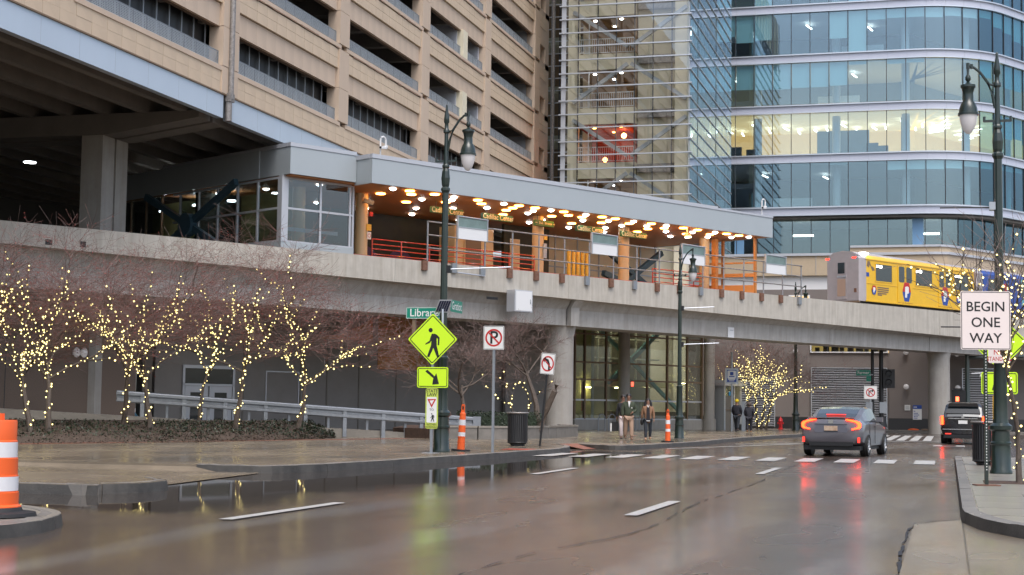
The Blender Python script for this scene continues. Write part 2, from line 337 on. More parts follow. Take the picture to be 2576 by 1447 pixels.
    def mesh(s, name, mats, smooth=False):
        me = bpy.data.meshes.new(name); me.from_pydata(s.v, [], s.f)
        for m in (mats if isinstance(mats, (list, tuple)) else [mats]): me.materials.append(m)
        if max(s.m, default=0): me.polygons.foreach_set('material_index', s.m)
        if smooth:
            me.polygons.foreach_set('use_smooth', [True] * len(me.polygons))
            if hasattr(me, 'set_sharp_from_angle'): me.set_sharp_from_angle(angle=R(38))
        me.update(); return me
    def build(s, name, mats, parent=None, smooth=False, loc=None, rot=None):
        return obj(name, s.mesh(name, mats, smooth), parent, loc, rot)
_tx = {}
def text_geo(body, bold, align):
    k = (body, bold, align)
    if k not in _tx:
        c = bpy.data.curves.new('t', 'FONT'); c.body = body; c.size = 1.4; c.align_x = align; c.align_y = 'CENTER'; c.offset = bold; c.resolution_u = 3
        o = bpy.data.objects.new('t', c); col.objects.link(o); dg = bpy.context.evaluated_depsgraph_get()
        me = bpy.data.meshes.new_from_object(o.evaluated_get(dg))
        _tx[k] = ([(v.co.x, v.co.y) for v in me.vertices], [tuple(p.vertices) for p in me.polygons])
        bpy.data.objects.remove(o); bpy.data.curves.remove(c); bpy.data.meshes.remove(me)
    return _tx[k]
def obj(name, me, parent=None, loc=None, rot=None):
    o = bpy.data.objects.new(name, me); col.objects.link(o)
    if parent: o.parent = parent
    if loc is not None: o.location = loc
    if rot is not None: o.rotation_euler = rot
    return o
def tag(o, label=None, cat=None, group=None, kind=None):
    if label: o['label'] = label
    if cat: o['category'] = cat
    if group: o['group'] = group
    if kind: o['kind'] = kind
    return o
def thing(name, label, cat, loc=(0, 0, 0), rz=0, group=None):
    return tag(obj(name, None, None, loc, (0, 0, rz)), label, cat, group)
def struct(name, mb, m, smooth=False): return tag(mb.build(name, m, None, smooth), kind='structure')
def copy_tree(o, parent=None):
    c = o.copy(); col.objects.link(c)
    if parent: c.parent = parent
    for ch in list(o.children): copy_tree(ch, c)
    return c
def box(x0, x1, y0, y1, z0, z1): return MB().box(x0, x1, y0, y1, z0, z1)
SA = R(59); SPX, SPY = -18.1, 74.0
def SW(s, off, z=0): return Vector((SPX + s * math.cos(SA) - off * math.sin(SA), SPY + s * math.sin(SA) + off * math.cos(SA), z))
def rrect(w, h, r=.03, n=4):
    out = []
    for cx, cy, a0 in ((w / 2 - r, h / 2 - r, 0), (-w / 2 + r, h / 2 - r, 90), (-w / 2 + r, -h / 2 + r, 180), (w / 2 - r, -h / 2 + r, 270)):
        for i in range(n + 1): a = R(a0 + 90 * i / n); out.append((cx + r * math.cos(a), cy + r * math.sin(a)))
    return out
def ring(ro, ri, n=28, c=(0, 0), sy=1.):
    """quads of a flat ring, as a list of polygons"""
    q = []
    for i in range(n):
        a, b = 2 * math.pi * i / n, 2 * math.pi * (i + 1) / n
        q.append([(c[0] + ro * math.cos(a), c[1] + ro * sy * math.sin(a)), (c[0] + ro * math.cos(b), c[1] + ro * sy * math.sin(b)), (c[0] + ri * math.cos(b), c[1] + ri * sy * math.sin(b)), (c[0] + ri * math.cos(a), c[1] + ri * sy * math.sin(a))])
    return q
def rotp(poly, a, c=(0, 0)):
    ca, sa = math.cos(a), math.sin(a); return [(c[0] + x * ca - y * sa, c[1] + x * sa + y * ca) for x, y in poly]
def flat(mb, polys, o, r, u, d, t=.002):
    o = Vector(o) + Vector(r).cross(Vector(u)).normalized() * d
    for p in polys: mb.plate(p, o, r, u, t)
    return mb
# ================================================================ GROUND
def inside(p, poly):
    c = False; j = len(poly) - 1
    for i in range(len(poly)):
        (x1, y1), (x2, y2) = poly[i], poly[j]
        if (y1 > p[1]) != (y2 > p[1]) and p[0] < (x2 - x1) * (p[1] - y1) / (y2 - y1) + x1: c = not c
        j = i
    return c
def spline(pts, n=6):
    out = []
    for i in range(len(pts) - 1):
        p0, p1, p2, p3 = (Vector(pts[max(i - 1, 0)]), Vector(pts[i]), Vector(pts[i + 1]), Vector(pts[min(i + 2, len(pts) - 1)]))
        for k in range(n):
            t = k / n; out.append(tuple(.5 * ((2 * p1) + (p2 - p0) * t + (2 * p0 - 5 * p1 + 4 * p2 - p3) * t * t + (3 * p1 - p0 - 3 * p2 + p3) * t ** 3)))
    return out + [tuple(pts[-1])]
struct('ground', MB().add([(-220, -80, -.03), (220, -80, -.03), (220, 320, -.03), (-220, 320, -.03)], [(0, 1, 2, 3)]), K['darkconc'])
rd = MB(); N = 40
gx = [-45 + 75 * i / 30 for i in range(31)]; gy = [-20 + 135 * i / 90 for i in range(91)]
rd.add([(x, y, .003 * noise.noise(Vector((x * .25, y * .12, 0)))) for y in gy for x in gx],
       [(j * 31 + i, j * 31 + i + 1, (j + 1) * 31 + i + 1, (j + 1) * 31 + i) for j in range(90) for i in range(30)])
road = struct('road', rd, K['asphalt'], True)
def kerb(edge, parent, w=.16, z1=.156, seg=3.0, low=()):
    """edge: polyline with the sidewalk on its left; cut into kerb stones of about seg metres"""
    pts = [Vector((*p[:2], 0)) for p in edge]; ln = [0]
    for a, b in zip(pts, pts[1:]): ln.append(ln[-1] + (b - a).length)
    nrm = []
    for i in range(len(pts)):
        d = (pts[min(i + 1, len(pts) - 1)] - pts[max(i - 1, 0)]).normalized(); nrm.append(Vector((-d.y, d.x, 0)))
    run = []; start = 0
    def flush(r):
        if len(r) < 2: return
        m = MB(); n = len(r); vs = []
        for p, q, z in r: vs += [p - q * .035, p - q * .012 + Vector((0, 0, z - .012)), p + q * w + Vector((0, 0, z)), p + q * w]
        fs = [(4 * i + k, 4 * i + (k + 1) % 4, 4 * i + 4 + (k + 1) % 4, 4 * i + 4 + k) for i in range(n - 1) for k in range(4)]
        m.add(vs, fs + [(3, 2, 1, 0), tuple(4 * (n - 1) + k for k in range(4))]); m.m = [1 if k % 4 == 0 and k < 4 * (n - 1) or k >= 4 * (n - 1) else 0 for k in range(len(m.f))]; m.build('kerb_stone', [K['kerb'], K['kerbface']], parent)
    for i, p in enumerate(pts):
        run.append((p, nrm[i], z1 + random.uniform(-.006, .006)))
        if ln[i] - start > seg:
            flush(run); d = (pts[i] - pts[i - 1]).normalized(); run = [(p + d * .012, nrm[i], z1)]; start = ln[i]
    flush(run)
def dens(pts, step=.6):
    out = []
    for a, b in zip(pts, pts[1:]):
        a, b = Vector(a), Vector(b); n = max(1, int((b - a).length / step)); out += [tuple(a + (b - a) * i / n) for i in range(n)]
    return out + [tuple(pts[-1])]
def walk(name, poly, edge, m, slab=None, z=.15, ins=.2, origin=(0, 0), seg=3.0):
    o = struct(name, MB().prism(poly, -.02, z - (.008 if slab else 0)), m)
    kerb(dens(edge), o, seg=seg)
    if slab:
        cache = {}
        xs = [p[0] for p in poly]; ys = [p[1] for p in poly]
        for i in range(int((min(xs) - origin[0]) // slab) - 1, int((max(xs) - origin[0]) // slab) + 2):
            for j in range(int((min(ys) - origin[1]) // slab) - 1, int((max(ys) - origin[1]) // slab) + 2):
                x, y = origin[0] + i * slab, origin[1] + j * slab
                if all(inside((x + a * slab, y + b * slab), poly) for a in (-.02, .5, 1.02) for b in (-.02, .5, 1.02)):
                    k = random.randrange(3)
                    if k not in cache: cache[k] = box(.004, slab - .004, .004, slab - .004, -.03, 0).mesh('paving_slab', m)
                    obj('paving_slab', cache[k], o, (x, y, z + (random.uniform(-.002, .003) if slab < 2 else random.uniform(-.0006, .0006))))
    return o
# near left plaza beside the driveway
eA = spline([(-30, 20.3), (-13.4, 20.34), (-12.35, 20.6), (-11.7, 21.3), (-11.75, 22.3), (-12.3, 22.95)], 5)
eA2 = eA + [(-14.5, 23.6)]
walk('plaza_pavement', eA2 + [(-30, 23.6)], eA, K['concrete_walk'])
apron = MB().add([(-30, 23.61, .10), (-14.5, 23.61, .10), (-12.3, 22.96, .012), (-12.9, 28.3, .012), (-14.3, 28.39, .10), (-30, 28.39, .10)], [(0, 1, 2, 3, 4, 5)])
struct('driveway_apron', apron, K['concrete_walk'])
eB = spline([(-14.3, 28.4), (-13.4, 28.33), (-12.6, 28.7), (-12.1, 31.5), (-11.77, 36), (-11.5, 39.5), (-11.35, 42.8), (-11.2, 46.2), (-11.75, 49.4), (-12.5, 51.2)], 5)
eC = spline([(-12.2, 52.4), (-11.4, 51.5), (-10.43, 51.2), (-9.85, 53.5), (-9.2, 59.5), (-9.02, 66), (-8.7, 72), (-8.2, 78), (-7.4, 86.5), (-7.0, 95), (-7.2, 104)], 5)
sw = walk('sidewalk', eB + eC + [(-7.2, 108.6), (-9, 109.2), (-34, 109.2), (-34, 28.4)], eB, K['concrete_walk'], slab=4.6, origin=(-12.6, 29))
kerb(dens(eC), sw)
struct('kerb_ramp', MB().add([(-12.5, 51.15, .155), (-12.2, 52.45, .155), (-11.2, 52.0, .012), (-11.5, 50.4, .012)], [(0, 1, 2, 3)]), K['brickred'])
struct('tactile_strip', box(-12.3, -11.52, 43.3, 44.3, .15, .158), K['redpave'])
struct('brick_edging', MB().add([(-25.6, 37.9, .154), (-21.2, 50.5, .154), (-19.6, 55.4, .154), (-18.9, 55.0, .154), (-20.7, 50.2, .154), (-25.0, 37.4, .154)], [(5, 4, 3, 2, 1, 0)]), K['brickred'])
# right-hand sidewalk
eR = [(.2, 46.3)] + [(.19, 46.0), (.18, 20.9)] + spline([(.2, 20.4), (.4, 19.1), (.85, 17.95), (1.7, 16.8), (3.2, 15.8), (6, 15.3), (12, 15.2)], 5)
eR = [(5.5, 46.32)] + eR
walk('right_sidewalk', eR + [(12, 46.32)], eR, K['concrete_pale'], slab=1.5, origin=(.36, 21.2))
# far sidewalk under the brick podium
eF = [(14, 108.7), (-6.9, 108.7)]
walk('far_sidewalk', [(14, 108.7), (-6.9, 108.7), (-6.9, 113.0), (14, 113.0)], list(reversed([(-6.9, 108.7), (14, 108.7)])), K['concrete_pale'])
# concrete gutter pan by the right kerb
struct('gutter', MB().add([(-.4, 8, .014), (.15, 8, .014), (.15, 20.7, .014), (-.4, 19.6, .014)], [(0, 1, 2, 3)]), K['concrete_walk'])
struct('gutter', MB().add([(.17, 8, .010), (12, 8, .010), (12, 15.15, .010), (3.2, 15.7, .010), (1.7, 16.7, .010), (.8, 17.85, .010), (.35, 19, .010), (.17, 20.2, .010)], [(0, 1, 2, 3, 4, 5, 6, 7)]), K['concrete_walk'])
# painted lines
def mark(name, pts, z=.014): return struct(name, MB().add([(x, y, z) for x, y in pts], [tuple(range(len(pts)))]), K['paint'])
for X in (-8.08, -3.87):
    for Y0, Y1 in ((16.8, 20.35), (30.9, 34.6)) if X < -5 else ((6, 9.4), (19.65, 23.0), (33.65, 37.7)): mark('lane_dash', [(X - .09, Y0), (X + .09, Y0), (X + .09, Y1), (X - .09, Y1)])
for i in range(11):
    x = -.62 - 1.03 * i; mark('crosswalk_bar', [(x - .27, 42.6), (x + .27, 42.6), (x + .27, 45.9), (x - .27, 45.9)])
for pts in ([(-9.3, 53.4), (-9.2, 53.1), (-5.6, 65.9), (-5.8, 66.3)], [(-8.2, 63.0), (-8.1, 62.5), (-5.6, 66.0), (-5.7, 66.5)], [(-7.6, 68.3), (-7.6, 67.9), (-4.8, 70.1), (-4.8, 70.6)]): mark('stop_line', pts, .016)
for i in range(9): x = -1.0 - .62 * i; mark('crosswalk_bar', [(x - .2, 78), (x + .2, 78), (x + .2, 95.0), (x - .2, 95.0)], .012)
mark('stop_line', [(-4.6, 75.6), (-4.6, 74.9), (2, 75.4), (2, 76.1)], .016)
for i in range(4): mark('crosswalk_bar', [(-.6 + i * .9, 66.3), (-.25 + i * .9, 66.3), (-.25 + i * .9, 68.4), (-.6 + i * .9, 68.4)])
# joints and cracks in the roadway: thin tarry ribbons with ragged edges
def crack(pts, w, seed):
    rnd = random.Random(seed); p = spline(pts, 14); vs = []; fs = []
    for i, (x, y) in enumerate(p):
        j = rnd.uniform(-.018, .018); ww = w * rnd.uniform(.25, 1.5); vs += [(x + j - ww, y, .0125), (x + j + ww, y, .0125)]
    for i in range(len(p) - 1):
        if rnd.random() < .86: fs.append((2 * i, 2 * i + 1, 2 * i + 3, 2 * i + 2))
    struct('crack', MB().add(vs, fs), K['rubber'])
crack([(-3.75, 9), (-3.74, 13.7), (-3.3, 17.4), (-3.5, 23), (-3.45, 29.5), (-3.6, 36), (-3.7, 41)], .011, 1)
crack([(-.42, 8), (-.41, 13), (-.45, 16), (-.4, 19.5), (.1, 20.75)], .014, 2)
crack([(-26, 21.7), (-20, 21.2), (-15.5, 22.2), (-13, 20.9)], .012, 3)

# ================================================================ PARKING GARAGE (face at X = -25, bays along Y)
GX = -25.0
gar = thing('parking_garage', 'huge tan tiled parking garage with open decks and mesh railings above the station', 'parking garage', (GX * 1.12, 51.3 * 1.12, -.162)); gar.scale = (1.12,) * 3
GY = 51.3
def gp(name, mb, m, smooth=False): return mb.build(name, m, gar, smooth)
def gb(x0, x1, y0, y1, z0, z1): return box(x0, x1, y0 - GY, y1 - GY, z0, z1)
bays = [(19.25, 28.95), (30.15, 39.9), (41.05, 50.65), (51.95, 61.75), (62.85, 72.55), (73.75, 83.5), (84.65, 94.45)]
piers = [(28.95, 30.15), (39.9, 41.05), (50.65, 51.95), (61.75, 62.85), (72.55, 73.75), (83.5, 84.65), (94.45, 95.7)]
FL = 3.345; NF = 6
gp('fascia_panel', gb(-.25, .0, 15, 50.9, 11.56, 12.40), K['fascia']); gp('fascia_panel', gb(-.25, .0, 51.45, 98.6, 11.56, 12.40), K['fascia'])
fj = MB()
for y in [37 + 2.1 * i for i in range(29)]: fj.box(-.02, .0025, y - GY - .004, y - GY + .004, 11.57, 12.39)
gp('panel_seam', fj, K['steel'])
gp('drip_edge', gb(-.2, .05, 15, 98.6, 12.40, 12.45), K['brown'])
tile_m = box(-.13, 0, -.443, .443, -.2, .2).mesh('tile', K['tile']); span_m = box(-.13, 0, -.443, .443, -.41, .41).mesh('spandrel_panel', K['tile2'])
cells = []; spans = []
back = MB(); sills = {}
for k in range(NF + 1):
    zb = 12.45 if k == 0 else 15.7 + FL * (k - 1); zs = 13.24 + FL * k
    for r in range(2): cells += [(y, zb + .2 + .405 * r if k == 0 else zb + .21 + .41 * r) for y in [38.7 + .9 * i for i in range(-21, 66)] if not (50.75 < y < 51.85) and y < 97.8]
    back.box(-.32, -.11, 15 - GY, 98.2 - GY, zb, zs + .17)
    for a, b in bays: sills[(k, a)] = gp('sill', gb(-.3, .035, a - .25, b + .25, zs, zs + .17), K['tile2'])
    if k < NF:
        back.box(-.4, -.235, 15 - GY, 98.2 - GY, 14.85 + FL * k, 15.7 + FL * k)
        for a, b in bays: spans += [(a + .48 + (b - a - .06) / 11 * i, 15.275 + FL * k) for i in range(11)]
gp('backing_wall', back, K['joint'])
cells.sort(key=lambda c: (c[0] < 34, c[0] + abs(c[1] - 14) * 2)); rest = MB()
for i, (y, z) in enumerate(cells):
    if i < 300: obj('tile', tile_m, gar, (random.uniform(-.004, .003), y - GY, z))
    else: rest.box(-.13, 0, y - GY - .443, y - GY + .443, z - .198, z + .198)
tag(gp('tile_field', rest, K['tile']), kind='stuff')
for y, z in spans: obj('spandrel_panel', span_m, gar, (-.1 + random.uniform(-.004, .004), y - GY, z))
for k in range(NF):
    for i, (a, b) in enumerate(piers):
        for z0, z1 in ((13.43, 14.86), (14.87, 16.55)):
            gp('pier', gb(-.5, .06 if z0 < 14 else .055, a, b, z0 + FL * k + .01, z1 + FL * k), K['tile2'])
gp('pier', gb(-.5, .05, 50.66, 51.94, 12.46, 13.42), K['tile2'])
# loose mortar ridge along the sills (old repair lines)
for k in range(1, NF):
    for a, b in bays[2:]:
        m = MB(); y = a + random.uniform(.3, 1.5)
        while y < b - .3:
            w = random.uniform(.2, .7)
            if random.random() < .75: m.box(.036, .043, y - GY, y + w - GY, 13.22 + FL * k - random.uniform(.0, .05), 13.245 + FL * k + random.uniform(0, .02))
            y += w
        tag(gp('repair_strip', m, K['stain']), kind='stuff')
# decks, double-tee stems, back wall, cross walls
for k in range(NF + 1):
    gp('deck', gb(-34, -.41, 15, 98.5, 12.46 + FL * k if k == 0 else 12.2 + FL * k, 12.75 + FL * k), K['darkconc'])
    if k:
        m = MB()
        for i in range(27): m.box(-34, -.45, 16 + 3.1 * i - GY, 16.3 + 3.1 * i - GY, 11.55 + FL * k, 12.2 + FL * k)
        gp('deck_rib', m, K['darkconc'])
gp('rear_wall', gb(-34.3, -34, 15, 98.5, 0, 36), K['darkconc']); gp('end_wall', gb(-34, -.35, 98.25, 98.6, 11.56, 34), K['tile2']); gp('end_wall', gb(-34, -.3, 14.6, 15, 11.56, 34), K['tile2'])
gp('roof_parapet', gb(-34, -.0, 15, 98.4, 13.42 + FL * NF, 36), K['tile2'])
for k in range(NF):
    z0, z1 = 12.75 + FL * k, 15.5 + FL * k
    gp('cross_wall', gb(-5.2, -.32, 94.5, 94.7, z0, z1), K['lightwall'])
    gp('end_infill', gb(-.9, -.02, 95.72, 98.2, 14.6 + FL * k, 16.9 + FL * k), K['tile2']); gp('end_infill', gb(-.9, -.02, 97.3, 98.2, 13.2 + FL * k, 14.6 + FL * k), K['tile2'])
    if k:
        gp('cross_wall', gb(-4.8, -.32, 79.3, 79.5, z0, z1), K['lightwall']); gp('cross_wall', gb(-4.8, -.32, 83.3, 83.48, z0, z1), K['lightwall'])
        gp('mid_pier', gb(-.36, .03, 79.4, 80.2, 13.36 + FL * k, 14.9 + FL * k), K['beige'])
# mesh railings and, on the lowest deck, screen posts behind the openings
def rail_panel(L):
    m = MB()
    for i in range(10): m.box(-.012, .012, 0, L, .03 + i * .052, .05 + i * .052)
    for i in range(int(L / .1)): m.box(-.006, .006, i * .1, i * .1 + .012, .02, .53)
    f = MB(); f.box(-.02, .02, 0, L, .53, .56)
    n = round(L / .89)
    for i in range(n + 1): f.box(-.025, .025, i * L / n - .018, i * L / n + .018, 0, .55)
    return m.mesh('mesh_infill', K['mesh']), f.mesh('railing', K['galv'])
_rp = {}; scr_m = box(-.02, .02, -.02, .02, -.8, .9).mesh('screen_post', K['steel'])
for k in range(NF):
    for a, b in bays:
        if a < 35 and k > 2: continue
        L = round(b - a, 2); _rp.setdefault(L, rail_panel(L))
        f = obj('railing', _rp[L][1], gar, (-.14, a - GY, 13.41 + FL * k)); obj('mesh_infill', _rp[L][0], f)
        if k == 0:
            for i in range(11): obj('screen_post', scr_m, gar, (-.6, a + .45 + i * .9 - GY, 14.1))
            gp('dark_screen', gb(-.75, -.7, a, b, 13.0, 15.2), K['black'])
# drain pipe at the movement joint
m = MB().cyl((.12, 51.22 - GY, 12.3), (.12, 51.22 - GY, 34), .11, n=12); m.box(-.02, .2, 51.05 - GY, 51.4 - GY, 12.2, 12.5); m.cyl((.06, 51.2 - GY, 11.5), (.06, 51.2 - GY, 12.25), .13, n=12)
gp('drain_pipe', m, K['galvold'], True)
gp('drain_pipe', MB().cyl((.15, 98.75 - GY, 9), (.15, 98.75 - GY, 34), .13, n=12), K['galvold'], True)
# open under-deck: girder lines, stems along the facade, paired columns
for Y in (50.2, 51.3):
    m = MB(); m.plate([(-34, 11.0), (-4.2, 11.0), (-.6, 11.5), (-.6, 11.75), (-34, 11.75)], (0, Y + .88 - GY, 0), (1, 0, 0), (0, 0, 1), .88); gp('girder', m, K['darkconc'])
for i in range(20): gp('tee_stem', gb(-1.35 - 1.55 * i, -1.05 - 1.55 * i, 15, 98, 11.72, 12.46), K['darkconc'])
for Y in (50.3, 51.27):
    for X in (-5.3, -16): gp('column', gb(X, X + .86, Y, Y + .84, 0, 11.0), K['colconc'])
for Y in (34, 78): 
    for X in (-12, -22): gp('column', gb(X, X + .86, Y, Y + .84, 0, 11.73), K['colconc'])
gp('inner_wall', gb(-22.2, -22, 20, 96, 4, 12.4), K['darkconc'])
for X, Y, Z in ((-39.76, 61.7, 12.04), (-46.1, 72.0, 11.35), (-50, 78, 11.4)):
    t = thing('deck_lamp', {-39.76: 'oval white lamp nearest the street under the dark garage deck', -46.1: 'small round white lamp deep in the dark garage beside a lit grille', -50: 'farthest white lamp hidden deep under the garage deck'}[X], 'lamp', (X, Y, Z), group='lamps under the garage deck')
    MB().cyl((0, 0, .03), (0, 0, .12), .3, .22, 16).build('housing', K['steel'], t); MB().cyl((0, 0, 0), (0, 0, .03), .26, n=16).build('lens', K['ledw'], t)

# ================================================================ GLASS STAIR TOWER
TX0, TX1, TY, TY2 = -22.7, -14.77, 92.3, 110.95
tow = thing('stair_tower', 'glass stair tower with white horizontal fins and beige concrete landings inside', 'tower', ((TX0 + TX1) / 2 * 1.12, TY * 1.12, -.162)); tow.scale = (1.12,) * 3
def tp(name, mb, m, smooth=False): o = mb.build(name, m, tow, smooth); o.location = (-(TX0 + TX1) / 2, -TY, 0); return o
FP = .8415; fz = [15.85 - FP * 5 + FP * i for i in range(26)]
mx = [-22.65, -21.66, -20.44, -19.29, -18.15, -17.02, -15.87, -14.80]
for z in fz:
    tp('fin', MB().box(TX0 - .12, TX1 + .14, TY - .16, TY - .01, z - .035, z + .035), K['alu'])
    tp('fin', MB().box(TX1 + .01, TX1 + .06, TY - .005, TY2, z - .028, z + .028), K['steel'])
vis = [z for z in fz if z < 31]
for i in range(len(mx)): tp('mullion', box(mx[i] - .03, mx[i] + .03, TY + .03, TY + .13, 11.6, 36.9), K['mull'] if 0 < i < 7 else K['alu'])
tp('edge_panel', box(TX0, TX0 + .28, TY - .02, TY + .02, 11.6, 36.9), K['alu'])
pm = {}
for i in range(len(mx) - 1):
    for z in vis:
        w = mx[i + 1] - mx[i]; key = round(w, 2)
        if key not in pm: pm[key] = MB().add([(.0, 0, .03), (w, 0, .03), (w, 0, FP - .03), (0, 0, FP - .03)], [(0, 1, 2, 3)]).mesh('pane', K['gtower'])
        o = obj('pane', pm[key], tow, (mx[i] - (TX0 + TX1) / 2, .02, z)); o.rotation_euler = (R(random.uniform(-.12, .12)), 0, R(random.uniform(-.12, .12)))
sy = [TY + .02 + (TY2 - TY) * i / 9 for i in range(10)]; w = (TY2 - TY) / 9
sm = MB().add([(0, 0, .03), (0, w, .03), (0, w, FP - .03), (0, 0, FP - .03)], [(0, 1, 2, 3)]).mesh('pane', K['gtower2'])
for y in sy[:-1]:
    for z in vis: obj('pane', sm, tow, (TX1 - (TX0 + TX1) / 2, y - TY, z))
for y in sy[1:]: tp('mullion', box(TX1 - .12, TX1 - .03, y - .03, y + .03, 11.6, 36.9), K['alu'])
tp('corner_post', box(TX1 - .06, TX1, TY - .03, TY + .06, 11.6, 36.9), K['steel'])
tp('upper_block', box(TX0 + .1, TX1 - .1, TY + .2, TY2 - .1, 33, 37), K['beige'])
# inside
tp('column', box(-22.35, -21.75, TY + .3, TY + 1.0, 0, 37), K['beige']); tp('column', box(-15.72, -14.95, TY + .25, TY + 1.1, 0, 37), K['beige'])
tp('shaft_wall', box(-18.15, -15.75, TY + 1.15, TY + 1.4, 0, 37), K['beige']); tp('rear_wall', box(-22.4, -18.2, TY + 4.6, TY + 4.8, 0, 37), K['beige'])
redm = mat('red_painted_room', (.36, .06, .035), .7); brn = mat('brown_room', (.30, .18, .085), .7)
for k in range(-1, 6):
    zt = 16.32 + 3.355 * k
    tp('landing', box(-21.9, -18.2, TY + .55, TY + 4.6, zt - .98, zt), K['beige'])
    tp('floor_plate', box(-18.2, TX1 - .2, TY + 1.5, TY2 - .3, zt - .5, zt - .1), K['lightwall'])
    tp('shaft_beam', box(-18.1, -15.8, TY + .85, TY + 1.12, zt - .62, zt - .12), K['galvold'])
    rm = redm if k == 0 else brn
    tp('rear_panel', box(-21.7, -18.25, TY + 4.3, TY + 4.55, zt + .02, zt + 2.35), rm); tp('ceiling', box(-21.85, -18.22, TY + .7, TY + 4.5, zt + 2.3, zt + 2.36), rm)
    tp('side_panel', box(-18.32, -18.22, TY + .8, TY + 4.3, zt + .02, zt + 2.3), rm)
    rl = MB(); rl.box(-21.75, -18.3, TY + .62, TY + .66, zt + .93, zt + .98); rl.box(-21.75, -18.3, TY + .62, TY + .66, zt + .08, zt + .12)
    for i in range(26): rl.box(-21.75 + i * .137, -21.725 + i * .137, TY + .63, TY + .65, zt + .1, zt + .95)
    tp('balustrade', rl, K['white'])
    tp('hanger', box(-21.15, -21.09, TY + .66, TY + .72, zt, zt + 2.3), K['white'])
    zc = zt + 2.29
    for x, y in ((-20.9, 1.4), (-19.2, 1.2), (-20.0, 3.0), (-18.7, 3.4)):
        tp('downlight', MB().cyl((x, TY + y, zc - .04), (x, TY + y, zc), .11, n=10), K['ledo'] if k == 0 else K['ledw'])
    for sgn, x0, x1 in ((1 if k % 2 == 0 else -1, -22.0, -18.6), (-1 if k % 2 == 0 else 1, -18.4, -15.0)):
        a, b = (zt + 2.6, zt + .3) if sgn > 0 else (zt + .3, zt + 2.6)
        tp('diagonal_brace', MB().bar((x0, TY + .22, a), (x1, TY + .22, b), .22, .22), K['steel'])
    yy = [TY + 3, TY + 7, TY + 11, TY + 15]
    for y in yy: tp('side_column', box(TX1 - .9, TX1 - .5, y, y + .4, zt, zt + 2.85), K['beige'])
    if k % 2 == 0: tp('curtain', box(TX1 - .45, TX1 - .4, TY + 1.5, TY2 - 1, zt + .6, zt + 2.6), K['blind'])
tp('lamp_globe', MB().ball((-19.25, TY + 2.4, 18.25), .17), emis('orange_lamp', (1, .36, .1), 14)); tp('lamp_globe', MB().ball((-20.6, TY + 3.2, 16.9), .16), emis('orange_lamp2', (1, .28, .08), 9))
# recessed glazed link between garage and tower
LY = 101.5
lk = thing('glazed_link', 'narrow recessed glass strip between the tan garage and the stair tower', 'glass link', (-23.9 * 1.12, LY * 1.12, -.162)); lk.scale = (1.12,) * 3
for i in range(26):
    z = fz[i] + .1; o = box(-27.6 + 23.9, -22.4 + 23.9, -.05, .03, z - .03, z + .03).build('transom', K['alu'], lk)
    if z < 32:
        for x in (-27.6, -26.4, -25.1, -23.72): MB().add([(x + 23.9, .05, z + .03), (x + 25.25, .05, z + .03), (x + 25.25, .05, z + FP - .03), (x + 23.9, .05, z + FP - .03)], [(0, 1, 2, 3)]).build('pane', K['gn'], lk)
for x in (-26.6, -25.1, -24.1, -23.1): box(x + 23.87, x + 23.93, .0, .06, 11, 36).build('mullion', K['mull'], lk)
box(-5, 1.6, 3, 3.2, 0, 36).build('rear_wall', brn, lk)
for k in range(-1, 6): box(-4.5, 1.5, .3, 2.9, 16.32 + 3.355 * k - .5, 16.32 + 3.355 * k).build('landing', K['beige'], lk)
# ================================================================ CURVED GLASS OFFICE
def curve_path(x_start, x_turn, y, rad, turn, tail):
    """facade line in plan: along +X, then an arc bending away, then straight; returns f(s) -> (point, outward normal)"""
    L1 = x_turn - x_start; La = rad * turn
    def f(s):
        if s < L1: return Vector((x_start + s, y, 0)), Vector((0, -1, 0))
        if s < L1 + La:
            a = (s - L1) / rad; return Vector((x_turn + rad * math.sin(a), y + rad - rad * math.cos(a), 0)), Vector((math.sin(a), -math.cos(a), 0))
        q = s - L1 - La; e = Vector((x_turn + rad * math.sin(turn), y + rad - rad * math.cos(turn), 0)); d = Vector((math.cos(turn), math.sin(turn), 0))
        return e + d * q, Vector((math.sin(turn), -math.cos(turn), 0))
    return f, L1, La
def strip(f, s0, s1, z0, z1, out, inn, ds=.8):
    """solid band following the path between outward offsets inn..out"""
    m = MB(); n = max(1, int((s1 - s0) / ds)); vs = []
    for i in range(n + 1):
        p, q = f(s0 + (s1 - s0) * i / n)
        for o, z in ((out, z0), (out, z1), (inn, z1), (inn, z0)): a = p + q * o; vs.append((a.x, a.y, z))
    fs = [(4 * i + k, 4 * i + 4 + k, 4 * i + 4 + (k + 1) % 4, 4 * i + (k + 1) % 4) for i in range(n) for k in range(4)]
    return m.add(vs, fs + [(0, 1, 2, 3), (4 * n + 3, 4 * n + 2, 4 * n + 1, 4 * n)])
MODW = 1.567
fO, L1, La = curve_path(-23.54, -2.6, 132.5, 8.5, R(59), 40)
off = thing('office_building', 'blue glass office building with rounded corner and pale bands between floors', 'office building', (-5, 132.5, 0))
def op(name, mb, m, smooth=False, parent=off):
    o = mb.build(name, m, parent, smooth)
    if parent is off: o.location = (5, -132.5, 0)
    return o
floors = [(18.42, 22.22), (22.80, 26.42), (27.12, 30.75), (31.40, 35.04), (35.68, 39.4)]
SEND = L1 + La + 30
NM = int(SEND / MODW)
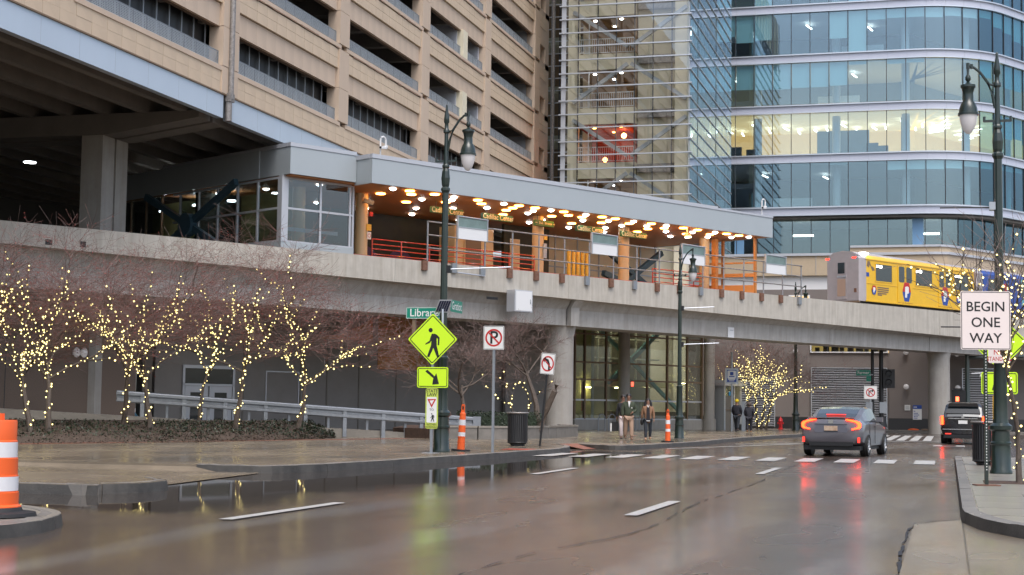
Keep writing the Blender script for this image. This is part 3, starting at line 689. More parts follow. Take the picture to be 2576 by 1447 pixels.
blinds = {4: {5: 1, 6: .3, 10: 1, 11: .2, 12: .5, 17: .6, 18: .5, 19: .7, 22: .6},
          3: {3: .5, 4: .66, 5: .62, 9: .66, 10: 1., 11: .24, 12: .22, 13: .22, 14: .24, 15: .2, 16: .22, 17: .18, 18: .35, 19: .42, 20: .55, 21: .6, 22: .65, 24: .7, 25: .5},
          2: {3: .6, 4: .6, 5: .62, 6: .62, 7: .6, 8: .6, 9: .58, 10: .08, 12: .1, 13: .09, 17: .4, 19: .55, 20: .55, 21: .5, 22: .65, 23: .5, 26: .6},
          1: {18: .5, 19: .55, 20: .5, 21: .6, 23: .5, 24: .6},
          0: {9: .05, 12: .2, 13: .2, 14: .2, 15: .18, 16: .12, 17: .14, 18: .12, 19: .12, 20: .1}}
warm = mat('glowing_ceiling', (.80, .72, .55), .7, emit=(1, .68, .30), estr=.36); lit = mat('glowing_wall', (.72, .58, .38), .7, emit=(1, .58, .22), estr=.26); greyroom = mat('office_wall', (.20, .24, .28), .8); dkroom = mat('dim_office_wall', (.05, .06, .07), .8)  # ceiling and wall glow themselves, standing in for the light of room lamps
for k, (z0, z1) in enumerate(floors):
    op('band', strip(fO, 0, SEND, z1, z1 + .58, .12, -.3), K['band'], True)
    op('ledge', strip(fO, 0, SEND, z1 + .56, z1 + .66, .26, -.2), K['alu'], True); op('ledge', strip(fO, 0, SEND, z1 - .06, z1 + .02, .2, -.2), K['alu'], True)
    seam = MB()
    for i in range(NM): p, q = fO(i * MODW + .1); t = Vector((-q.y, q.x, 0)); a = p + q * .123; seam.bar((a.x, a.y, z1 + .03), (a.x, a.y, z1 + .55), .012, .012)
    op('panel_seam', seam, K['steel'])
    for i in range(NM):
        s0, s1 = i * MODW + .03, (i + 1) * MODW - .03
        c = L1 - 1 < s0 < L1 + La
        op('pane', strip(fO, s0, s1, z0 + .04, z1 - .07, 0, -.02, .4), K['goffice2'] if s0 > L1 + La * .62 else K['goffice'], c)
        p, q = fO(i * MODW); 
        op('mullion', MB().bar((p + q * .03) + Vector((0, 0, z0)), (p + q * .03) + Vector((0, 0, z1)), .055, .09, q), K['mull'])
        if i in blinds[k]: op('blind', strip(fO, s0 + .03, s1 - .03, z1 - .1 - blinds[k][i] * (z1 - z0 - .2), z1 - .1, -.12, -.14, .4), K['blind'])
    # room: slab, ceiling, back wall
    hot = k == 1
    op('ceiling', strip(fO, 0, SEND, z1 - .12, z1 + .3, -.35, -11, 1.5), warm if hot else K['lightwall'])
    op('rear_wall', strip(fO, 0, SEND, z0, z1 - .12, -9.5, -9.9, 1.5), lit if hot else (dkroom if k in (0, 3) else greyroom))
    for s in (8.0, 14.6, 20.3, 26.5, 33, 40):
        p, q = fO(s); a = p - q * 1.6; op('column', MB().cyl((a.x, a.y, z0 - .3), (a.x, a.y, z1), .34, n=12), K['lightwall'], True)
    for j in range(14 if hot else 3):
        s = (2.4 if hot else 3 + k * 1.3) + j * (2.5 if hot else 5.1); p, q = fO(s); t = Vector((-q.y, q.x, 0)); dd = 2.2 + (j * 1.7 + k) % 4
        a = p - q * dd; b = a - q * 1.5 + t * .3; z = z1 - .42
        op('tube_light', MB().bar((a.x, a.y, z), (b.x, b.y, z), .12, .06), K['tube'])
        if hot:
            a = p - q * (5.5 + j % 2) + t * 1.1; b = a - q * 1.4; op('tube_light', MB().bar((a.x, a.y, z), (b.x, b.y, z), .12, .06), K['tube'])
    if hot:
        for j, s in enumerate((4.6, 6.2, 7.6, 17.6, 18.4)): p, q = fO(s); a = p - q * .9; op('desk_screen', MB().box(a.x - .5, a.x + .5, a.y - .2, a.y + .2, z0, z0 + .75 + .25 * (j % 2)), K['plinth'])
        op('partition', strip(fO, 12.8, 17.2, z0, z0 + 2.7, -4, -4.1, 1), greyroom); op('partition', strip(fO, 19.9, 20.6, z0, z1 - .3, -2, -3.2, 1), greyroom)
    else:
        op('partition', strip(fO, 9 + 2 * k, 12.5 + 2 * k, z0, z0 + 1.1, -2.4, -2.5, 1), K['white'])
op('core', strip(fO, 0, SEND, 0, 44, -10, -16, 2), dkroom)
op('band', strip(fO, 0, SEND, 17.74, 18.34, .12, -.3), K['band'], True); op('ledge', strip(fO, 0, SEND, 18.32, 18.44, .26, -.2), K['alu'], True); op('ledge', strip(fO, 0, SEND, 17.68, 17.76, .2, -.2), K['alu'], True)
op('underside', strip(fO, 0, SEND, 17.45, 17.62, -.1, -10, 1.5), K['darkconc'])
op('roof_band', strip(fO, 0, SEND, 40.0, 46, .05, -9, 1.5), K['goffice2'])
for i in range(NM):
    op('pane', strip(fO, i * MODW + .03, (i + 1) * MODW - .03, 13.0, 17.45, -1.0, -1.02, .4), K['goffice'] if i < 16 else K['goffice2'])
    p, q = fO(i * MODW); a = p - q * .98; op('mullion', MB().bar((a.x, a.y, 13), (a.x, a.y, 17.45), .055, .09, q), K['mull'])
op('rear_wall', strip(fO, 0, SEND, 12.5, 17.4, -8, -8.3, 1.5), dkroom)
for s, w in ((6.1, .5), (20.8, .62)): op('blue_panel', strip(fO, s, s + w * 1.6, 13, 17.4, -.94, -.98, .4), mat('sky_blue_panel', (.22, .42, .66), .35))
for s in (7.4, 10.9, 21.4, 3.6):
    p, q = fO(s); t = Vector((-q.y, q.x, 0)); a = p - q * 2.6; b = a + t * 1.7; op('tube_light', MB().bar((a.x, a.y, 16.3), (b.x, b.y, 16.3), .2, .14), K['tube'])

# ================================================================ BRICK PODIUM
fP, P1, Pa = curve_path(-34, -.4, 113.0, .6, R(59), 40)
pod = thing('podium_building', 'brown brick building base with tan stone band and grey louvres under the train track', 'building', (-5, 113, 0))
def pp(name, mb, m, smooth=False, parent=pod):
    o = mb.build(name, m, parent, smooth)
    if parent is pod: o.location = (5, -113, 0)
    return o
def px(x): return x + 34
PE = P1 + Pa + 30
pp('wall', strip(fP, 0, px(-9.45), .95, 10.0, 0, -.4, 2), K['brick']); pp('wall', strip(fP, px(-9.45), px(-3.95), .05, 5.5, -.06, -.4, 2), K['brick']); pp('wall', strip(fP, px(-9.45), px(-3.95), 6.75, 10.0, 0, -.4, 2), K['brick'])
pp('wall', strip(fP, px(-3.95), PE, .95, 10.0, 0, -.4, 1), K['brick']); pp('plinth', strip(fP, 0, px(-9.4), .1, .95, .03, -.3, 2), K['plinth']); pp('plinth', strip(fP, px(-4), PE, .1, .95, .03, -.3, 1), K['plinth'])
pp('soffit_panel', strip(fP, 0, PE, 10.0, 11.0, -.3, -1, 1), K['white']); pp('stone_band', strip(fP, 0, PE, 11.0, 12.4, .0, -1.2, 1), K['tanband']); pp('cap', strip(fP, 0, PE, 12.4, 12.58, .12, -1.2, 1), K['coping'])
pp('upper_band', strip(fP, px(-6.6), PE, 12.58, 12.95, -.1, -6, 1), K['tanband']); pp('cap', strip(fP, px(-6.6), PE, 12.95, 13.1, .0, -6, 1), K['coping'])
pp('roof', strip(fP, 0, PE, 12.3, 12.45, -.5, -20, 1), K['darkconc'])
for x in (-20, -10.7, -9.0): pp('joint', box(x, x + .03, 112.97, 113, 11.02, 12.39), K['steel'])
def louvre(x0, x1, z0, z1, y=113.0):
    fr = MB()
    for a in (x0, x1 - .06): fr.box(a, a + .06, y - .09, y, z0, z1)
    fr.box(x0, x1, y - .085, y, z1, z1 + .06); o = pp('louvre_frame', fr, K['alu']); pp('louvre_back', box(x0, x1, y - .015, y - .004, z0, z1), K['black'])
    n = int((z1 - z0) / .165); me = MB().bar((x0 + .06, -.06, 0), (x1 - .06, -.06, 0), .035, .10, (0, -.55, .83)).mesh('louvre_slat', K['coping'])
    for i in range(n): obj('louvre_slat', me, pod, (5, y - 113, z0 + .1 + i * .165))
louvre(-9.34, -4.08, .2, 4.4); louvre(-14.75, -11.85, .2, 3.6); louvre(.95, 3.6, .2, 4.4)
f = pp('window_frame', MB().box(-9.4, -9.3, 112.92, 113, 5.5, 6.75).box(-4.1, -4.0, 112.92, 113, 5.5, 6.75).box(-9.3, -4.1, 112.92, 113, 5.5, 5.58).box(-9.3, -4.1, 112.92, 113, 6.67, 6.75), K['white'])
pp('pane', box(-9.3, -4.1, 112.97, 112.98, 5.58, 6.67), K['gn']); pp('lit_interior', box(-9.4, -4.0, 114.4, 114.5, 5.3, 7), K['litpane'])
for x in (-8.2, -6.8, -5.6): pp('glazing_bar', box(x, x + .04, 112.94, 112.97, 5.58, 6.67), K['mull'])
for i in range(9): pp('shelf_clutter', box(-9.1 + i * .57, -8.8 + i * .57 + .1 * (i % 3), 113.6, 113.9, 5.5, 5.9 + .13 * (i * 7 % 5)), K['brown'])
for i, x in enumerate((-10.9, -7.6)):
    f = pp('arched_window', box(x, x + 1.5, 112.9, 112.96, 6.9, 9.6), K['white']); pp('lit_pane', box(x + .1, x + 1.4, 112.86, 112.9, 7.0, 9.5), K['litpane'])
glb = MB(); glb.lathe([(.05, 0), (.09, .02), (.09, .06), (.05, .08)], 10).ball((0, 0, .2), .16, 12, 8)
gm = None
for i, (x, z, d) in enumerate(((-2.8, 5.55, 'upper globe lamp on the brick wall beside the lit strip window'), (-2.8, 3.15, 'lower globe lamp on the brick wall beside the grey louvre'), (.62, 5.45, 'upper globe lamp on brick past the concrete track column'), (.66, 3.1, 'lower globe lamp on brick past the concrete track column'), (-10.4, 5.6, 'globe lamp on brick behind the string-lit tree and thin black post'))):
    t = thing('wall_lamp', d, 'lamp', (x, 112.97, z), group='round lamps on the brick wall')
    MB().cyl((0, 0, 0), (0, -.1, 0), .1, n=10).build('bracket', K['steel'], t); MB().ball((0, -.22, 0), .19, 14, 9).build('globe', K['globe'], t, True)
t = thing('poster', 'white poster with blue header fixed to the brown brick wall', 'poster', (-2.06, 112.95, 1.38))
box(-.3, .3, -.02, 0, -.5, .5).build('panel', K['signwhite'], t); box(-.3, .3, -.026, -.021, .24, .5).build('header', K['signblue'], t)
m = MB()
m.box(-.25, -.02, -.03, -.027, .34, .39); m.build('header_line', K['signwhite'], t)
m = MB()
for z, w in ((.08, .12), (-.06, .3), (-.18, .38), (-.4, .26)): m.box(-.25, -.25 + w, -.026, -.021, z - .022, z + .022)
m.plate([(-.25, -.29), (-.19, -.24), (-.19, -.275), (.05, -.275), (.05, -.305), (-.19, -.305), (-.19, -.34)], (0, -.021, 0), (1, 0, 0), (0, 0, 1), .004); m.build('text_line', K['signblue'], t)
t = thing('notice', 'small grey paper notice on brick beside the white poster', 'notice', (-2.72, 112.96, 1.7)); box(-.19, .19, -.012, 0, -.19, .19).build('sheet', K['signwhite'], t)
m = MB()
for z in (.1, .03, -.04, -.1): m.box(-.14, .12, -.018, -.013, z - .014, z + .014)
m.build('text_line', K['steel'], t)

# ================================================================ ELEVATED GUIDEWAY (local x along track, y away from the street)
gw = thing('elevated_guideway', 'concrete elevated train guideway crossing the whole street on round columns', 'viaduct', (SPX, SPY, 0), SA)
def loft(stations, closed=True):
    """list of cross-sections, each a list of points; skin between them"""
    m = MB(); n = len(stations[0]); vs = [p for s in stations for p in s]
    fs = [(i * n + k, (i + 1) * n + k, (i + 1) * n + (k + 1) % n, i * n + (k + 1) % n) for i in range(len(stations) - 1) for k in range(n)]
    return m.add(vs, fs + [tuple(range(n)), tuple(range(len(vs) - 1, len(vs) - n - 1, -1))])
def zlip(s): return 7.02 - .0115 * (s + 29)
S0, S1 = -44, 75
cuts = [-44, -32, -21, -10.4, .55, 11.7, 22.9, 34.2, 45.5, 57, 75]
for a, b in zip(cuts, cuts[1:]):
    loft([[(s, 0, zlip(s)), (s, 0, 7.84), (s, .28, 7.86), (s, .28, 7.1), (s, .55, zlip(s) - .02)] for s in (a + .008, (a + b) / 2, b - .008)]).build('parapet', K['guide'], gw)
cuts = [-44, -20.2, 1.15, 34.2, 75]
for a, b in zip(cuts, cuts[1:]):
    sec = lambda s, dz=0: [(s, .35, zlip(s) + .02), (s, .72, 6.2), (s, .75, 5.42 - .004 * s + dz), (s, 2.6, 5.42 - .004 * s + dz), (s, 3.0, zlip(s) + .02)]
    loft([sec(a + .03), sec((a + b) / 2, -.02), sec(b - .03)]).build('girder', K['guide2'], gw)
# haunched girder end above the first column
loft([[(s, .1, 6.72 if s < 1.6 else 6.6), (s, .42, 6.3), (s, .45, 5.4), (s, .9, 5.4), (s, .9, 6.7)] for s in (1.18, 1.75)]).build('girder_end', K['guide2'], gw)
box(-44, 75, .28, 3.9, 7.0, 7.12).build('track_slab', K['darkconc'], gw)
loft([[(s, 3.5, 7.0), (s, 3.5, 7.6), (s, 3.8, 7.6), (s, 3.8, 7.0)] for s in (20, 75)]).build('far_parapet', K['guide'], gw)
for y in (1.4, 2.85): box(-44, 75, y - .05, y + .05, 7.12, 7.3).build('running_rail', K['rust'], gw)
for s in (-32, 1.52, 36.63, 62): MB().lathe([(.70, 0), (.70, 4.9), (.82, 5.42)], 28, (s, 1.55, 0)).build('column', K['colconc'], gw, True)
box(-4.9, -4.2, -.02, .0, 6.35, 6.47).build('drain_slot', K['black'], gw)
for s, z, w, h in ((-27, 7.1, .28, .2), (-25.6, 7.12, .24, .22)): box(s, s + w, -.01, .0, z, z + h).build('drain_slot', K['black'], gw)
t = thing('equipment_box', 'white metal equipment box hung on the guideway side beside the first column', 'box', SW(-3.05, -.02, 5.83), SA)
box(-.58, .58, -.55, .0, 0, 1.02).build('cabinet', K['coping'], t); box(-.52, .52, -.57, -.553, .05, .97).build('door', K['white'], t); box(.4, .44, -.6, -.575, .4, .6).build('latch', K['steel'], t)
for s, zz, d in ((14.0, 5.62, 'pale square plate on the girder side right of the thin black lamp'),):
    t = thing('plate', d, 'plate', SW(s, .70, zz), SA); box(-.26, .26, -.03, .02, -.28, .28).build('panel', K['white'], t); box(-.1, .2, -.034, -.031, .1, .14).build('marking', K['steel'], t)

# ---------------- grey outer railing with brackets
rl = thing('railing', 'grey three-rail pipe railing bolted outside the concrete guideway in front of the station', 'railing', (SPX, SPY, 0), SA)
ps = [-8.6 + 1.752 * i for i in range(17)]
pm_ = MB().cyl((0, -.06, 7.5), (0, -.06, 9.66), .04, n=8).mesh('post', K['galv'], True); bm_ = MB().box(-.3, -.02, -.13, -.003, 7.42, 7.86).mesh('bracket', K['rust']); bm2 = MB().box(-.3, -.02, -.13, -.003, 7.42, 7.86).mesh('bracket', K['galv'])
for i, s in enumerate(ps): obj('post', pm_, rl, (s, 0, 0)); obj('bracket', bm_ if i not in (1, 2, 6, 8, 11, 16) else bm2, rl, (s, 0, 0))
for z in (9.63, 9.03, 8.44):
    for a, b in ((-8.62, 2.9), (3.1, 19.45)): MB().cyl((a, -.11, z), (b, -.11, z), .033, n=8).build('rail', K['galvold'], rl, True)
MB().cyl((-6.8, -.1, 7.45), (-5.1, -.1, 7.4), .03, n=8).build('stay', K['alu'], rl, True)
for i, (s, d) in enumerate(((-6.0, 'blank framed panel on the grey railing nearest the tall lamp post'), (2.88, 'blank framed panel on the grey railing beside the yellow bollards'), (9.75, 'blank framed panel on the grey railing behind the thin street lamp'), (16.9, 'blank framed panel at the far end of the grey railing near the train'))):
    t = thing('sign_panel', d, 'sign panel', SW(s, -.16, 9.0), SA, 'blank framed panels on the railing')
    box(-.9, .9, -.03, .02, 0, .52).build('lower_panel', K['white'], t); box(-.86, .9, -.015, .01, .56, .98).build('upper_panel', mat('grey_green_panel', (.17, .24, .23), .35, var=.2, vscale=2), t)
    m = MB().box(-.95, -.88, -.05, .05, -.02, 1.05); m.box(.9, .95, -.05, .05, -.02, 1.0); m.cyl((-.95, -.02, 1.03), (.98, -.02, 1.0), .035, n=8); m.box(-.9, .9, -.05, .04, .52, .56); m.build('frame', K['steel'], t)

# ================================================================ STATION
st = thing('train_station', 'open elevated station with grey flat canopy, lit orange ceiling and glazed booth', 'train station', (SPX, SPY, 0), SA)
def sp(name, mb, m, smooth=False): return mb.build(name, m, st, smooth)
CZ = 11.14
sp('canopy_fascia', box(-11.4, 17.5, .5, .62, CZ, 12.24), K['canopy']); sp('canopy_fascia', box(-11.4, -11.28, .63, 1.75, CZ, 12.24), K['canopy']); sp('canopy_fascia', box(17.38, 17.5, .63, 9.5, CZ, 12.24), K['canopy'])
for a, b in ((-11.42, -6.2), (-6.19, 5.4), (5.41, 12.6), (12.61, 17.52)): sp('coping', box(a, b, .47, .70, 12.25, 12.44 if a < 12 else 12.36), K['coping'])
sp('coping', box(-11.44, -11.2, .71, 1.9, 12.25, 12.44), K['coping'])
sp('canopy_roof', box(-11.2, 17.3, .8, 9.4, 12.0, 12.2), K['darkconc']); sp('soffit', box(-11.27, 17.37, .63, 9.45, CZ + .02, CZ + .1), K['soffit'])
sp('platform', box(-12, 17.6, 3.2, 10, 7.1, 8.22), K['darkconc']); sp('platform_edge', box(-11, 17.6, 3.12, 3.19, 8.02, 8.24), K['redrail'])
# glazed booth at the garage end
sp('booth_fascia', box(-15.0, -11.42, 1.6, 1.72, 11.26, 12.44), K['canopy']); sp('booth_fascia', box(-15.0, -14.88, 1.73, 12, 11.26, 12.44), K['canopy']); sp('coping', box(-15.03, -11.43, 1.57, 1.8, 12.45, 12.62), K['coping']); sp('coping', box(-15.03, -14.85, 1.81, 12, 12.45, 12.62), K['coping'])
sp('booth_soffit', box(-14.87, -11.2, 1.73, 12, 11.2, 11.255), K['soffit']); sp('booth_roof', box(-14.85, -11.3, 1.8, 12, 12.1, 12.3), K['darkconc'])
for s in (-13.6, -12.3, .0): pass
sp('booth_base', box(-15.05, -11.1, 2.1, 2.3, 7.2, 8.36), K['canopy']); sp('booth_base', box(-15.05, -14.85, 2.31, 12, 7.2, 8.36), K['canopy'])
fr = MB()
for s in (-14.98, -14.74, -12.95, -11.32, -11.15): fr.box(s - .05, s + .05, 2.12, 2.26, 8.36, 11.2)
for z in (8.38, 9.83, 11.15): fr.box(-15.0, -11.1, 2.125, 2.255, z - .045, z + .045)
for y in (2.4, 4.0, 5.6, 7.2, 8.8, 10.4): fr.box(-15.03, -14.93, y - .05, y + .05, 8.36, 11.2)
for z in (8.4, 9.83, 11.15): fr.box(-15.025, -14.935, 2.3, 11, z - .045, z + .045)
sp('window_frame', fr, K['coping']); sp('corner_post', box(-15.06, -14.78, 2.08, 2.3, 8.36, 11.25), K['coping'])
for a, b in ((-14.7, -13.0), (-12.9, -11.37)):
    for z0, z1 in ((8.43, 9.79), (9.88, 11.1)): sp('pane', box(a, b, 2.18, 2.19, z0, z1), K['gn'])
for y in (2.45, 4.05, 5.65, 7.25, 8.85):
    for z0, z1 in ((8.45, 9.79), (9.88, 11.1)): sp('pane', box(-14.985, -14.975, y, y + 1.5, z0, z1), K['gn'])
sp('handrail', box(-14.7, -11.4, 2.9, 2.95, 8.95, 9.12), K['lightwall'])
# columns, rear wall, doors
for s in (-9.4, 2.07, 8.59, 15.4): sp('platform_column', MB().cyl((s, 3.75, 8.22), (s, 3.75, CZ + .02), .30, n=24, cap=False), K['cream'], True)
sp('platform_column', MB().cyl((-12.5, 4.4, 8.22), (-12.5, 4.4, 11.2), .30, n=20, cap=False), K['cream'], True)
mural = mat('dark_mural_wall', (.020, .018, .018), .7, var2=(.05, .045, .02), vscale=.5)
sp('rear_wall', box(-14.8, 3.2, 9.2, 9.4, 8.2, 11.3), mural); sp('side_wall', box(3.2, 6.6, 7.5, 7.7, 8.2, 11.2), mural)
sp('kiosk', box(-1.3, 1.4, 6.4, 7.6, 8.2, 10.6), K['cream']); sp('kiosk_door', box(-.6, .5, 6.36, 6.395, 8.22, 10.1), K['brown']); sp('kiosk_frame', MB().box(-.68, -.6, 6.34, 6.39, 8.22, 10.2).box(.5, .58, 6.34, 6.39, 8.22, 10.2).box(-.68, .58, 6.34, 6.39, 10.1, 10.2), K['cream'])
sp('service_door', box(3.6, 4.3, 7.42, 7.49, 8.25, 10.4), K['cream'])
for i, s in enumerate((-7.3, -4.9, -2.6)):
    m = MB(); m.plate([(1.0 * math.cos(math.pi * j / 12), 1.2 * math.sin(math.pi * j / 12)) for j in range(13)], (s, 9.19, 8.24), (1, 0, 0), (0, 0, 1), .02); sp('mural_arch', m, mat('mural_purple', (.10, .05, .11), .7))
    m = MB(); m.plate([(.62 * math.cos(math.pi * j / 12), .8 * math.sin(math.pi * j / 12)) for j in range(13)], (s, 9.168, 8.24), (1, 0, 0), (0, 0, 1), .02); sp('mural_arch', m, mat('mural_ochre', (.38, .26, .05), .7) if i == 0 else mat('mural_olive', (.16, .17, .08), .7))
# orange frame at the north end
for s, y in ((17.2, 1.5), (16.9, 3.6)): sp('frame_post', box(s - .07, s + .07, y - .07, y + .07, 7.9, CZ), K['orange'])
sp('frame_post', box(15.75, 16.0, 3.2, 3.5, 8.2, CZ), K['orange'])
for z, h in ((9.75, .09), (9.05, .2)): sp('frame_rail', MB().bar((17.2, 1.5, z), (15.9, 5.0, z), .1, h), K['orange'])
sp('kick_panel', MB().bar((17.2, 1.45, 8.2), (15.4, 5.0, 8.2), .05, .55), K['orange'])
sp('brace', MB().bar((9.6, 6.2, 8.9), (12.6, 6.2, 8.1), .28, .3).bar((11.2, 6.3, 8.3), (14.6, 6.3, 10.4), .28, .3).bar((9.3, 6.35, 10.6), (13.8, 6.35, 8.2), .26, .28), K['navybrace'])
gl = MB()
for z in (8.3, 9.3, 10.3, 11.0): gl.box(6.8, 17.2, 9.0, 9.1, z, z + .07)
for s in (6.8, 8.6, 10.4, 12.2, 14.0, 15.8, 17.2): gl.box(s - .04, s + .04, 8.98, 9.12, 8.2, 11.15)
sp('rear_screen_frame', gl, K['steel']); sp('rear_screen', box(6.8, 17.2, 9.04, 9.06, 8.25, 11.1), K['beige'])
# red platform railings
for s0, s1 in ((-9.0, 1.5), (10.6, 15.0)):
    r = thing('red_railing', 'long red platform railing left of the yellow bollards' if s0 < 0 else 'shorter red platform railing beyond the yellow bollards', 'railing', SW(s0, 3.45, 8.24), SA)
    L = s1 - s0
    for z in (.12, .36, .58, .82): MB().cyl((0, 0, z), (L, 0, z), .026, n=8).build('rail', K['redrail'], r, True)
    for i in range(int(L / 1.75) + 1): MB().cyl((i * 1.75 + .02, 0, 0), (i * 1.75 + .02, 0, .84), .03, n=8).build('post', K['redrail'], r, True)
bnames = ['first', 'second', 'third', 'fourth', 'last']
for i in range(5):
    t = thing('bollard', f'{bnames[i]} yellow bollard counting from the tall cream column beside the exit sign', 'bollard', SW(4.62 + i * .34, 4.0, 8.22), SA, 'yellow bollards on the platform')
    MB().lathe([(.1, 0), (.1, 1.32), (.085, 1.39), (.04, 1.43)], 12).build('post', K['yellow'], t, True); MB().lathe([(.13, 0), (.13, .03)], 12).build('base_ring', K['steel'], t)
# ceiling lights
lo = MB().lathe([(.20, .02), (.215, .03), (.215, .06)], 18).mesh('amber_downlight', K['ledo']); lw_ = MB().lathe([(.05, -.03), (.15, .02), (.15, .04)], 14).mesh('white_downlight', K['ledw'])
rows = [(1.25, [-9.6 + .0, -8.6, -7.1, -5.9, -4.4, -2.7, -1.7, -.6, .5, 1.4, 3.0, 4.2, 5.2, 6.6, 8.0, 9.2, 10.6, 11.8, 13.3, 14.3, 15.4, 16.3], 'woowowoowowoowowoowoow'),
        (3.0, [-8.9, -6.4, -4.9, -2.2, -.9, .6, 2.3, 4.6, 6.0, 7.6, 9.7, 11.2, 12.9, 14.8], 'owowowowowowow'), (2.1, [-7.8, -5.3, -3.4, -1.3, .1, 2.6, 3.6, 5.6, 7.2, 8.6, 10.0, 12.4, 13.9, 15.8], 'owoowoowowowow'), (4.4, [-6.2, -3.2, .2, 3.0, 5.2, 7.8, 10.4, 13.2], 'owowowow'), (5.8, [-7.4, -4.4, -2.0, .6, 3.4, 6.4, 9.2, 12.4], 'wwwwwwww'), (7.8, [-9.0, -6.0, -3.0, 0.2], 'wwww')]
for y, ss, kinds in rows:
    for s, c in zip(ss, kinds): obj('amber_downlight' if c == 'o' else 'white_downlight', lo if c == 'o' else lw_, st, (s, y, CZ - .05))
for s, y in ((-14.2, 3.2), (-12.4, 3.0), (-13.2, 6), (-13.8, 9)): obj('white_downlight', lw_, st, (s, y, 11.14))
for s, w in ((-9.4, .0),):
    sp('notice_yellow', box(s + .05, s + .33, 3.42, 3.45, 9.42, 9.72), K['yellow']); sp('notice_white', box(s + .1, s + .32, 3.42, 3.45, 9.02, 9.36), K['signwhite'])
    m = MB(); flat(m, ring(.09, .07, 16), (s + .21, 3.415, 9.19), (1, 0, 0), (0, 0, 1), .002); sp('no_smoking_ring', m, K['signred'])
    sp('alarm', box(s + .18, s + .36, 3.35, 3.45, 10.1, 10.3), K['signred'])
sp('notice_yellow', box(2.2, 2.42, 3.42, 3.45, 9.95, 10.2), K['yellow']); sp('intercom', box(2.12, 2.36, 3.38, 3.44, 9.0, 9.75), K['steel'])
# hanging signs
sg = [(-5.64, -3.67, 'half hidden by the tall lamp post', 'Cadillac Center'), (-2.34, -.33, 'in the clear just right of the tall dark lamp post', 'Cadillac Center'), (1.28, 2.57, '', None), (4.32, 6.29, 'above the yellow bollards', 'Cadillac Center'), (7.78, 9.68, 'before the third cream column', 'Cadillac Center')]
for a, b, d, tx in sg:
    t = thing('station_sign', 'green hanging Cadillac Center sign, ' + d if tx else 'small green hanging sign with exit and elevator arrows before the cream column', 'sign', SW((a + b) / 2, 3.2, 10.74), SA, 'green hanging station signs')
    w = (b - a) / 2; MB().box(-w, w, -.1, .1, -.15, .15).build('panel', K['statgreen'], t)
    for x in (-w * .7, w * .7): MB().cyl((x, 0, .15), (x, 0, .42), .015, n=6).build('hanger', K['black'], t)
    m = MB()
    if tx: m.text(tx, (0, -.1, -.005), (1, 0, 0), (0, 0, 1), .26, .004, bold=.014, squeeze=.9)
    else:
        m.text('Exit', (-.28, -.1, 0), (1, 0, 0), (0, 0, 1), .13); m.text('Elevator', (.25, -.1, 0), (1, 0, 0), (0, 0, 1), .13, squeeze=.9)
        for x, f in ((-.55, -1), (-.02, 1), (.58, 1)): m.plate([(0, -.012), (.09 * f, -.012), (.09 * f, -.04), (.14 * f, 0), (.09 * f, .04), (.09 * f, .012), (0, .012)][::f], (x, -.102, 0), (1, 0, 0), (0, 0, 1), .004)
    m.build('lettering', K['statlet'], t)
# cctv cameras on swan-neck posts
for s, d in ((-10.6, 'white security camera on a bent pipe near the booth end of the canopy roof'), (17.1, 'white security camera on a bent pipe at the train end of the canopy roof')):
    t = thing('security_camera', d, 'security camera', SW(s, .95, 12.2 if s < 0 else 12.2), SA, 'security cameras on the canopy roof')
    MB().lathe([(.13, 0), (.13, .03), (.05, .06)], 12).build('base', K['white'], t)
    MB().tube([(0, 0, .05), (0, 0, 1.0)] + [(.15 - .15 * math.cos(a), 0, 1.0 + .16 * math.sin(a)) for a in [math.pi * i / 8 for i in range(1, 9)]] + [(.30, 0, .78)], .038, 8).build('post', K['white'], t, True)
    MB().cyl((.30, 0, .78), (.30, 0, .68), .1, n=12).build('hub', K['white'], t, True)
    f = 1 if s < 0 else -1
    h = MB().bar((.34, 0, .68), (-.08, -.12, .64), .12, .11).build('camera_body', K['white'], t); MB().cyl((-.08, -.12, .64), (-.11, -.13, .635), .05, n=10).build('lens', K['black'], h)
t = thing('security_camera', 'beige box camera on the first cream platform column', 'security camera', SW(-9.55, 3.3, 10.72), SA); MB().bar((-.15, -.1, .05), (.25, -.25, -.08), .17, .17).build('camera_body', K['cream'], t); MB().cyl((.25, -.25, -.08), (.27, -.26, -.087), .06, n=10).build('lens', K['black'], t); box(-.05, .05, -.1, .15, -.05, .02).build('bracket', K['steel'], t)
t = thing('floodlight', 'square lit floodlight hanging under the canopy past the farthest green sign', 'floodlight', SW(10.9, 1.2, 10.6), SA)
box(-.04, .04, -.04, .04, .25, .5).build('stem', K['steel'], t); MB().bar((-.2, -.1, .1), (.2, .1, .22), .26, .2).build('housing', K['cream'], t); MB().bar((-.22, -.14, .02), (.2, .04, .1), .2, .06).build('lens', emis('flood', (1, .75, .4), 14), t)

# ================================================================ GROUND FLOOR UNDER THE STATION
lb = thing('lobby', 'glazed station lobby at street level behind the round concrete column', 'lobby', (SPX, SPY, 0), SA)
def lp(name, mb, m, smooth=False): return mb.build(name, m, lb, smooth)
lm = [9.65, 10.46, 12.25, 13.98, 15.82, 17.61, 19.45, 20.84]
lp('low_wall', box(9.6, 20.9, 8.3, 8.6, .1, .72), K['colconc'])
for z in (.75, 1.83, 3.0, 3.98, 5.6): lp('transom', box(9.6, 20.9, 8.36, 8.46, z - .045, z + .045), K['brown'] if z > 2 else K['coping'])
for s in lm: lp('mullion', box(s - .05, s + .05, 8.34, 8.48, .75, 7.0), K['brown'])
for a, b in zip(lm, lm[1:]):
    for z0, z1 in ((.8, 1.78), (1.88, 2.95), (3.05, 3.93), (4.03, 5.55), (5.65, 6.95)): lp('pane', box(a + .05, b - .05, 8.405, 8.415, z0, z1), K['globby'])
